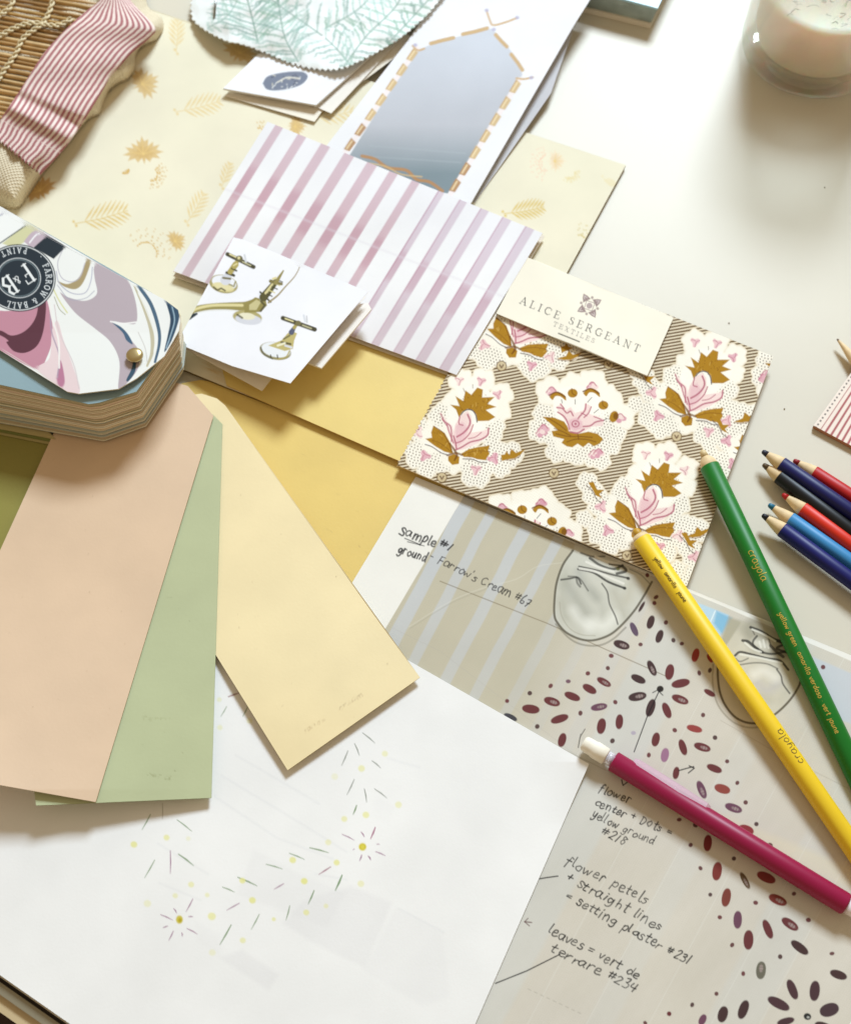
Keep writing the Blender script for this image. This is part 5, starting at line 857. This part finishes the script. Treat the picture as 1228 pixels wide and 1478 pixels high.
# ================================================================== PENCILS
M_wood = plain('cedar', (226, 198, 152), .6, bscale=900, bstr=.4, mottle=.12, mscale=300)
GOLDM = plain('gold_stamp', (214, 190, 90), .35, metal=.6)
def ribbons(A, B, r, strokes, w):
    """lettering stamped on the barrel: strokes in (along, round) metres"""
    A, d, s, u, L = frame(A, B); out = []
    for st in strokes:
        st = spl(st, 3) if len(st) > 2 else np.array(st); V = []
        for k in range(len(st)):
            t = st[min(k+1, len(st)-1)]-st[max(k-1, 0)]; t = t/(np.linalg.norm(t)+1e-12); nn = np.array([-t[1], t[0]])*w/2
            for sg in (-1, 1):
                q = st[k]+nn*sg; th = q[1]/r; V.append(A+d*q[0]+(s*math.sin(th)+u*math.cos(th))*(r+.00006))
        out.append((np.array(V), [[2*k, 2*k+1, 2*k+3, 2*k+2] for k in range(len(st)-1)], 1))
    return out
def stamp(s, s0, size, v0, rev=False, sx=1.0):
    lay, tot = layout(s, HAND, .05); out = []
    for ch, x in lay:
        for st in HAND[ch][1]:
            if ch != ' ': out.append([((s0-(x+a)*size*sx, v0+b*size) if rev else (s0+(x+a)*size*sx, v0-b*size)) for a, b in st])
    return out
def pencil(tip, far, z0, z1, r, body, lead, label, group=None, cone=.010, name='colour_pencil', marks=None, markmat=None, markw=.0002, blunt=.0015):
    A = P(*tip, z0*.001); B = P(*far, z1*.001); L = np.linalg.norm(B-A); t = thing(name, tip, label, 'pencil', group)
    b = plain('pencil_paint', body, .44, .4, mottle=.03); V, f = lathe(A, B, [(cone, r*.93), (cone+.0003, r), (L-.0003, r), (L, r*.95)], 36, True, .12)
    pr = [(V, f, 0)]
    if marks: pr += ribbons(A, B, r*1.0, marks, markw)
    V, f, mi = merge(pr); mesh_obj('barrel', V, [f], [b, markmat or GOLDM], mi, t)
    lathe_obj('wooden_tip', A, B, [(blunt*1.6, blunt*.82), (cone*.6, r*.58+blunt*.2), (cone, r*.925), (cone+.0002, r*.9)], M_wood, t, 24, False)
    lathe_obj('lead', A, B, [(0, blunt*.35), (blunt*.3, blunt*.62), (blunt*1.6, blunt*.84)], plain('lead', lead, .5), t, 18, True)
    return t
grp = 'coloured pencils lying fanned at the right edge'
def ext(a, b, k=1.25): return (a[0]+(b[0]-a[0])*k, a[1]+(b[1]-a[1])*k)
r_ = .0030
pencil((1100, 651), ext((1100, 651), (1226, 738), 1.4), 6.6, 6.2, r_, (18, 20, 84), (40, 40, 56), 'navy pencil with a dark blunt tip, uppermost left of the fan, above the black one', grp, .0085)
pencil((1101, 670), ext((1101, 670), (1228, 767), 1.4), 4.6, 4.4, r_, (20, 20, 22), (90, 70, 40), 'black pencil second from the top left of the fan, between two blue barrels', grp, .0075)
pencil((1145, 664), ext((1145, 664), (1228, 717), 1.6), 3.6, 3.6, r_, (180, 24, 24), (150, 30, 34), 'crimson red pencil, the highest on the right of the fan', grp, .0088)
pencil((1129, 713), ext((1129, 713), (1228, 786), 1.5), 3.6, 3.6, r_, (214, 46, 22), (190, 30, 30), 'orange red pencil just above the sky blue one', grp, .0092)
pencil((1109, 728), ext((1109, 728), (1228, 812), 1.5), 3.2, 3.1, r_, (56, 132, 184), (30, 110, 140), 'sky blue pencil between the orange red and the lowest navy one', grp, .0095)
pencil((1100, 743), ext((1100, 743), (1228, 838), 1.5), 5.3, 5.3, r_, (18, 22, 96), (24, 24, 34), 'navy pencil with black lead, lowest of the fan', grp, .0090)
pencil((1208, 489), ext((1208, 489), (1240, 528), 2.2), 3.4, 3.4, .0031, (222, 200, 160), (120, 100, 80), 'natural wood pencil tip at the right edge above the red striped swatch', None, .016, blunt=.0006)
# green pencil
A = P(1013, 651, .0075); sc = 1/scale_at(1100, 850)
m = []
lo = .040
m += stamp('crayola', .0445, .0030, .0022, sx=1.1)
m += stamp('yellow green . amarillo verdoso . vert jaune', .0700, .0018, .0018, sx=1.15)
pencil((1013, 650), ext((1013, 650), (1108, 850), 2.6), 9.0, 3.8, .0038, (20, 112, 32), (214, 190, 140), 'green colouring pencil with gold lettering, its tip resting on the floral fabric', None, .0070, marks=m, markw=.00030, blunt=.0019)
DKS = plain('dark_stamp', (112, 92, 34), .5)
m = stamp('yellow . amarillo . jaune', .0140, .0016, .0016, sx=1.0)+stamp('crayola', .1020, .0031, -.0018, rev=True, sx=1.15)
pencil((916, 764), ext((916, 764), (1201, 1180), 1.25), 8.2, 5.2, .0036, (238, 200, 40), (196, 150, 40), 'yellow colouring pencil with dark lettering, lying from the floral swatch across the shoe picture', None, .0045, marks=m, markmat=DKS, markw=.00024, blunt=.0024)
# magenta mechanical pencil
mpn = thing('mechanical_pencil', (1040, 1190), 'magenta mechanical pencil with white eraser and clear clip, lying on the handwritten print', 'mechanical pencil')
A = P(848, 1076, .0062); B = P(1221, 1306, .0060); L = np.linalg.norm(B-A); rr = .0036
M_mag = plain('magenta_plastic', (146, 10, 62), .42, .45, mottle=.03); M_er = plain('eraser_white', (238, 230, 212), .75, bscale=800, bstr=.3, dist=.0002); M_cl = plain('clear_plastic', (244, 214, 228), .25, .5, trans=.35, mottle=.02)
fr = lambda k: k*L
lathe_obj('barrel', A, B, [(.0100, rr*.86), (.0103, rr), (L-.0006, rr*1.04), (L, rr*.98)], M_mag, mpn, 40)
lathe_obj('eraser', A, B, [(-.0018, .0020), (-.0012, .0026), (.0002, .0028), (.0022, .0028), (.0030, .0031), (.0072, .0030), (.0074, .0027)], M_er, mpn, 32)
lathe_obj('collar', A, B, [(.0074, .0024), (.0102, .0024)], plain('clear_collar', (226, 222, 230), .2, trans=.4), mpn, 28)
lathe_obj('nozzle', A, B, [(L, rr*.8), (L+.0035, rr*.72), (L+.012, rr*.4), (L+.014, .0008)], plain('nozzle_white', (236, 226, 222), .4), mpn, 28)
a_, d_, s_, u_, _ = frame(A, B); up = np.array([0, 0, 1.]); side = np.cross(up, d_); side /= np.linalg.norm(side)
if side[1] < 0: side = -side
V = []; 
for q, w, h in ((.0160, .0016, .0036), (.0175, .0017, .0046), (.034, .0015, .0050), (.044, .0012, .0046), (.0455, .0010, .0034)):
    c = A+d_*q+side*(rr*.78)+up*(h-.0018)
    for sg, hh in ((-1, 0), (1, 0), (1, -.0011), (-1, -.0011)): V.append(c+side*w*sg+up*hh)
fs = [[0, 1, 2, 3], [19, 18, 17, 16]]+[[4*k+j, 4*k+4+j, 4*k+4+(j+1) % 4, 4*k+(j+1) % 4] for k in range(4) for j in range(4)]
mesh_obj('clip', V, [fs], M_cl, None, mpn, smooth=False)
# ================================================================== CANDLE GLASS
cx, cy = 1168, 74; cb = P(cx, cy, 0); s0 = scale_at(cx, cy); rg = 101/s0
gl = thing('candle_glass', (cx, cy), 'clear glass tumbler holding a pale pinkish candle at the upper right corner', 'candle')
M_gl, _nt, _b = nt_new('clear_glass')
_b.inputs['Base Color'].default_value = (.97, 1, .985, 1); _b.inputs['Roughness'].default_value = .02; _b.inputs['Transmission Weight'].default_value = 1; _b.inputs['IOR'].default_value = 1.46
_t = _nt.nodes.new('ShaderNodeBsdfTransparent'); _t.inputs[0].default_value = (.95, .97, .955, 1); _m = _nt.nodes.new('ShaderNodeMixShader'); _m.inputs[0].default_value = .36
_nt.links.new(_t.outputs[0], _m.inputs[1]); _nt.links.new(_b.outputs[0], _m.inputs[2]); _nt.links.new(_m.outputs[0], _nt.nodes['Material Output'].inputs['Surface'])
H = .085; ax = np.array([0, 0, 1.])
prof = [(.0003, rg*.80), (.0012, rg*.90), (.003, rg*.975), (.006, rg), (H, rg*1.0), (H+.0012, rg*.985), (H, rg*.97), (.016, rg*.885), (.0105, rg*.85), (.0086, rg*.76), (.0082, 1e-5)]
go = lathe_obj('glass', cb, cb+ax, [(.0010, 1e-5), (.0010, rg*.7)]+prof, M_gl, gl, 96, True)
import bmesh
_bm = bmesh.new(); _bm.from_mesh(go.data); bmesh.ops.recalc_face_normals(_bm, faces=_bm.faces); _bm.to_mesh(go.data); _bm.free()
M_wax = plain('pink_wax', (250, 228, 208), .5, .4, mscale=60, mottle=.04, sss=.85, bscale=60, bstr=.2, dist=.001)
wt = .040
lathe_obj('wax', cb, cb+ax, [(.0085, 1e-5), (.0085, rg*.73), (.0108, rg*.82), (.016, rg*.868), (wt-.003, rg*.885), (wt-.001, rg*.875), (wt-.0016, rg*.80), (wt-.0022, 1e-5)], M_wax, gl, 96, False)
ps = []
for k in range(22):
    a0 = random.uniform(0, 6.28); rr0 = rg*random.uniform(.15, .8); c = cb+np.array([math.cos(a0)*rr0, math.sin(a0)*rr0, wt-.0009]); a1 = random.uniform(0, 6.28)
    pts = [c, c+np.array([math.cos(a1), math.sin(a1), 0.1])*random.uniform(.001, .0035), c+np.array([math.cos(a1+.8), math.sin(a1+.8), 0])*random.uniform(.002, .006)]
    ps.append((*tube(spl(pts, 3), .00022, 5), 0))
V, Fs, mi = merge(ps); o = mesh_obj('dried_petals', V, [Fs], plain('dry_bits', (96, 76, 66), .8), None, gl)
w0 = cb+np.array([0, .002, wt-.003]); lathe_obj('wick', w0, w0+ax, [(0, .0007), (.012, .0006)], plain('wick_dark', (60, 50, 44), .9), gl, 8)
# tiny crumbs on the tabletop
ps = []
for (x, y) in ((1190, 270), (1052, 466), (1132, 590)):
    p = P(x, y, .0002); ps.append((*lathe(p, p+ax, [(0, .0003), (.0002, .00022)], 8), 0))
V, Fs, mi = merge(ps); o = mesh_obj('crumbs', V, [Fs], plain('crumb', (120, 100, 70), .9)); tag(o, 'few tiny dark crumbs scattered on the bare cream tabletop', 'crumbs', kind='stuff')
# ================================================================== LIGHT: a window beyond the top of the picture, warm room
W = bpy.data.worlds.new('World'); S.world = W; W.use_nodes = True; nt = W.node_tree; bg = nt.nodes['Background']
tc = nt.nodes.new('ShaderNodeTexCoord'); sx = nt.nodes.new('ShaderNodeSeparateXYZ'); mr = nt.nodes.new('ShaderNodeMapRange'); cr = nt.nodes.new('ShaderNodeValToRGB')
nt.links.new(tc.outputs['Generated'], sx.inputs[0]); nt.links.new(sx.outputs['Y'], mr.inputs[0]); mr.inputs['From Min'].default_value = -1; mr.inputs['From Max'].default_value = 1
nt.links.new(mr.outputs[0], cr.inputs[0]); cr.color_ramp.elements[0].color = (.92, .70, .44, 1); cr.color_ramp.elements[1].color = (1.0, .85, .62, 1)
nt.links.new(cr.outputs[0], bg.inputs[0]); bg.inputs[1].default_value = .47
def area(name, loc, tgt, sx_, sy_, pw, col):
    l = bpy.data.lights.new(name, 'AREA'); l.shape = 'RECTANGLE'; l.size = sx_; l.size_y = sy_; l.energy = pw; l.color = col
    o = bpy.data.objects.new(name, l); COL.objects.link(o); o.location = loc
    from mathutils import Vector
    o.rotation_euler = (Vector(tgt)-Vector(loc)).to_track_quat('-Z', 'Y').to_euler(); return o
p = P(880, 120, 0); v = np.array([math.sin(R(15))*math.cos(R(42)), math.cos(R(15))*math.cos(R(42)), math.sin(R(42))]); LP = np.array([0.02, .03, 0])+v*2.6
area('window_light', tuple(LP), (0, .02, 0), .68, .58, 92, (.72, .86, 1.0))
S.view_settings.view_transform = 'Standard'; S.view_settings.look = 'None'; S.view_settings.exposure = 0; S.view_settings.gamma = 1
S.render.engine = 'CYCLES'
